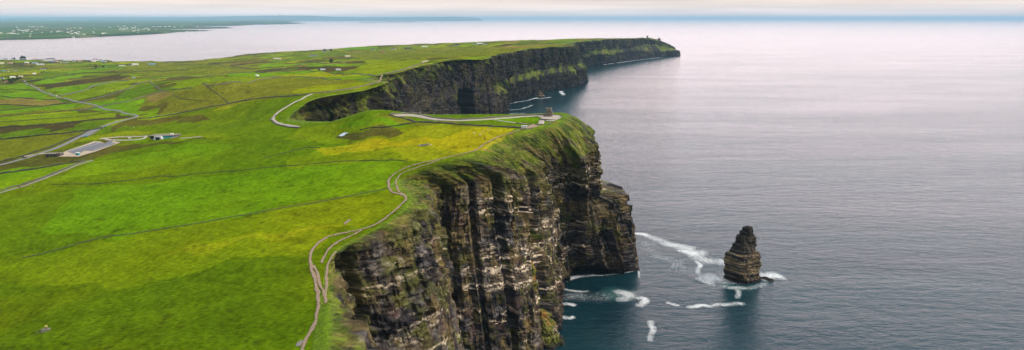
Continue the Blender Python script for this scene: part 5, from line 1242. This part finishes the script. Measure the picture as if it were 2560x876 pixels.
# far headland knob, stub and signal tower
for px, py, Yc, w, h, lab in [(1647.5, 103, 6385, 15, 27, 'rounded rock knob on the farthest headland'), (1641, 102, 6370, 12, 13, 'low rock hump left of the knob on the farthest headland'), (1665, 110, 6440, 6, 12, 'tiny rock tooth on the seaward slope of the farthest headland')]:
    q = atY(px, py, Yc); z0 = q[2] - 10
    rock_mass('rock', q[0], Yc, [(z0, -w * 1.2, w * 1.2, w), (z0 + 10, -w, w, w), (z0 + 10 + h * .7, -w * .85, w * .85, w * .8), (z0 + 10 + h, -w * .4, w * .4, w * .3)], .4, 2500 + px_ if False else int(2500 + px), .8, 40, 50, labels=(lab, 'rock', None), spots=0)
q = atY(1618, 96.5, 6220)
t = empty('signal_tower', (q[0], 6220, q[2] - 3)); tag(t, 'ruined square signal tower with flared top on the farthest headland', 'tower')
MB().box(-6, 6, -6, 6, 0, 22, 0, .5).build('wall', M_DSTONE, t); MB().box(-8, 8, -8, 8, 22.002, 27).build('parapet', M_DSTONE, t); MB().box(-1.5, 1.5, -6.05, -5.5, 12, 16).build('window', M_GLASS, t)

# ------------------------------------------------------------------ foam
def foam_mat(name='foam', c=(.85,.88,.90,1), lo=1.28, hi=1.80):
    m, nt, b = newmat(name); L = nt.links.new
    b.inputs['Base Color'].default_value = c; b.inputs['Roughness'].default_value = .8
    g = N(nt, 'ShaderNodeNewGeometry'); a = N(nt, 'ShaderNodeAttribute', attribute_name='w')
    mp = N(nt, 'ShaderNodeMapping'); mp.inputs['Scale'].default_value = (.8, 1.2, 1); L(g.outputs['Position'], mp.inputs['Vector'])
    n = N(nt, 'ShaderNodeTexNoise'); n.inputs['Scale'].default_value = .24; n.inputs['Detail'].default_value = 10; n.inputs['Roughness'].default_value = .85; n.inputs['Distortion'].default_value = 1.2; L(mp.outputs[0], n.inputs['Vector'])
    n2 = N(nt, 'ShaderNodeTexNoise'); n2.inputs['Scale'].default_value = .35; n2.inputs['Detail'].default_value = 6; n2.inputs['Roughness'].default_value = .7; L(mp.outputs[0], n2.inputs['Vector'])
    # thin filaments: bright where the noise crosses its middle value
    a1 = N(nt, 'ShaderNodeMath', operation='SUBTRACT'); L(n.outputs['Fac'], a1.inputs[0]); a1.inputs[1].default_value = .5
    a2 = N(nt, 'ShaderNodeMath', operation='ABSOLUTE'); L(a1.outputs[0], a2.inputs[0])
    a3 = N(nt, 'ShaderNodeMath', operation='MULTIPLY_ADD'); L(a2.outputs[0], a3.inputs[0]); a3.inputs[1].default_value = -5.5; a3.inputs[2].default_value = .62
    a4 = N(nt, 'ShaderNodeMath', operation='ADD'); L(a3.outputs[0], a4.inputs[0]); L(n2.outputs['Fac'], a4.inputs[1])
    s = N(nt, 'ShaderNodeMath', operation='ADD'); L(a4.outputs[0], s.inputs[0]); L(a.outputs['Fac'], s.inputs[1])
    r = N(nt, 'ShaderNodeMapRange'); r.inputs['From Min'].default_value = lo; r.inputs['From Max'].default_value = hi; L(s.outputs[0], r.inputs['Value']); L(r.outputs[0], b.inputs['Alpha'])
    return m
M_FOAM = foam_mat(); M_CHURN = foam_mat('churned_water', (.02,.16,.15,1), 1.0, 2.0); _fz = [0.10]
def foam(pix, w0, w1, label, strength=.62, step=3.0, closed=False, mat=None, name='foam'):
    p = [at(a, b, 0)[:2] for a, b in pix]
    if closed: p.append(p[0])
    p = smoothline(dens(p, step), 4); n = len(p); t = np.gradient(p, axis=0); t /= np.linalg.norm(t, axis=1)[:, None] + 1e-9; nn = np.stack([-t[:, 1], t[:, 0]], -1)
    u = np.linspace(0, 1, n); ww = w0 + (w1 - w0) * u; off = np.linspace(-1, 1, 9); ws = np.cos(off * math.pi / 2) ** .7
    j = (fbm(np.arange(n) * step / 25, np.zeros(n), 81, 3) - .5)
    P = p[:, None] + nn[:, None] * (ww[:, None] * (off[None] + 1.2 * j[:, None]))[..., None]
    endf = np.ones(n) if closed else sstep(0, .06, u) * sstep(1, .88, u)
    W = (ws[None] * strength * (0.75 + .5 * fbm(np.arange(n) * step / 12, np.zeros(n), 83, 2))[:, None]) * endf[:, None]
    _fz[0] += .012
    o = grid_mesh(name, np.concatenate([P, np.full(P.shape[:2] + (1,), _fz[0])], -1), mat or M_FOAM, None, None, {'w': W})
    return tag(o, label, None, None, 'stuff')
foam([(1510,745),(1535,735),(1560,735),(1590,740)], 24, 20, 'turquoise churned water in the cove', .38, mat=M_CHURN, name='churned_water')
foam([(1410,775),(1440,800),(1450,840),(1440,870)], 22, 24, 'dark green churned water beside the rocky spur', .02, mat=M_CHURN, name='churned_water')
foam([(1800,706),(1850,724),(1900,712)], 12, 10, 'turquoise water around the foot of the sea stack', .32, mat=M_CHURN, name='churned_water')
foam([(1575,580),(1600,586),(1635,594),(1665,606),(1695,618),(1720,628),(1750,634),(1790,638)], 9, 26, 'long white foam streak drifting from the cliff corner to the stack', .60)
foam([(1700,622),(1740,640),(1765,650),(1800,655),(1818,648)], 14, 22, 'broken foam just left of the sea stack', .60)
foam([(1745,705),(1760,700),(1790,698),(1812,700),(1822,690),(1815,680)], 22, 26, 'bright wash of foam at the left foot of the stack', .60)
foam([(1890,690),(1910,690),(1935,692),(1958,695),(1968,694)], 24, 14, 'bright wash of foam at the right foot of the stack', .60)
foam([(1710,766),(1730,769),(1755,764),(1775,768),(1790,760),(1820,762),(1845,757),(1875,762)], 6, 8, 'thin wavy foam line below the stack', .60)
foam([(1845,720),(1848,730),(1840,742),(1850,750)], 6, 5, 'small foam squiggle in the dark reflection of the stack', .46)
foam([(1740,650),(1750,665),(1745,680),(1755,695),(1748,706)], 5, 6, 'thin foam thread curling left of the stack', .60)
foam([(1630,800),(1628,815),(1631,830),(1627,846),(1629,860)], 6, 5, 'short upright foam streak near the bottom of the sea', .56)
foam([(1535,735),(1548,728),(1560,735),(1575,745),(1560,752),(1530,748)], 14, 12, 'patch of foam and pale green water in the cove', .58)
foam([(1585,748),(1595,745),(1612,744),(1606,764),(1592,770)], 7, 8, 'white wave crest outside the cove', .66)
foam([(1660,757),(1680,758),(1695,768)], 6, 5, 'tiny foam fleck between the cove and the stack', .60)
foam([(1403,702),(1420,697),(1450,692),(1480,687),(1495,686)], 9, 5, 'surf line under the cave at the cliff foot', .66)
foam([(1400,720),(1430,728),(1455,732),(1478,726)], 5, 4, 'wavy foam thread in the dark cove', .56)
foam([(1398,762),(1418,758),(1440,768)], 8, 5, 'foam around the rock fin in the cove', .60)
foam([(1402,790),(1425,798),(1440,792)], 8, 5, 'foam against the foot of the rocky spur', .60)
foam([(1590,672),(1598,676),(1596,688),(1600,700)], 3, 2, 'thin foam at the outer foot of the cliff corner', .52)
foam([(1262,262),(1290,256),(1320,252),(1345,244),(1342,236)], 7, 9, 'foam line along the foot of the middle cliffs', .62, 8)
foam([(1330,246),(1350,247),(1375,244),(1382,243)], 9, 7, 'foam trail beside the pointed rock', .70, 6)
foam([(1268,276),(1300,274),(1320,268),(1335,262)], 7, 9, 'faint foam curve in the water beyond the tower', .54, 8)
foam([(1264,292),(1275,284),(1300,284),(1322,283)], 6, 6, 'foam lines by the foot of the caved cliff', .56, 8)
foam([(1402,228),(1404,232),(1409,239),(1411,236)], 14, 12, 'bright breaking wave in the middle bay', .70, 8)
foam([(1395,218),(1420,215),(1445,214),(1455,214)], 8, 6, 'surf along the foot of the second headland', .60, 10)
foam([(1466,206),(1485,206),(1500,209)], 10, 8, 'thin foam trail leaving the second headland', .56, 10)
foam([(1500,163.5),(1560,155.5),(1600,149.8),(1650,144.2),(1668,142.5)], 14, 16, 'surf along the foot of the farthest headland', .60, 20)
foam([(1800,712),(1830,722),(1870,722),(1905,712),(1930,706)], 9, 9, 'lacy backwash in front of the sea stack', .45)
foam([(1400,735),(1450,745),(1500,740),(1560,735),(1620,745)], 26, 20, 'faint lacy foam spread over the cove', .34)
foam([(1600,600),(1650,640),(1700,668),(1745,700)], 26, 20, 'faint lacy foam between cliff and stack', .30)
foam([(1440,692),(1500,690),(1560,684),(1597,674)], 3, 3, 'narrow surf fringe at the foot of the near cliff wall', .50)
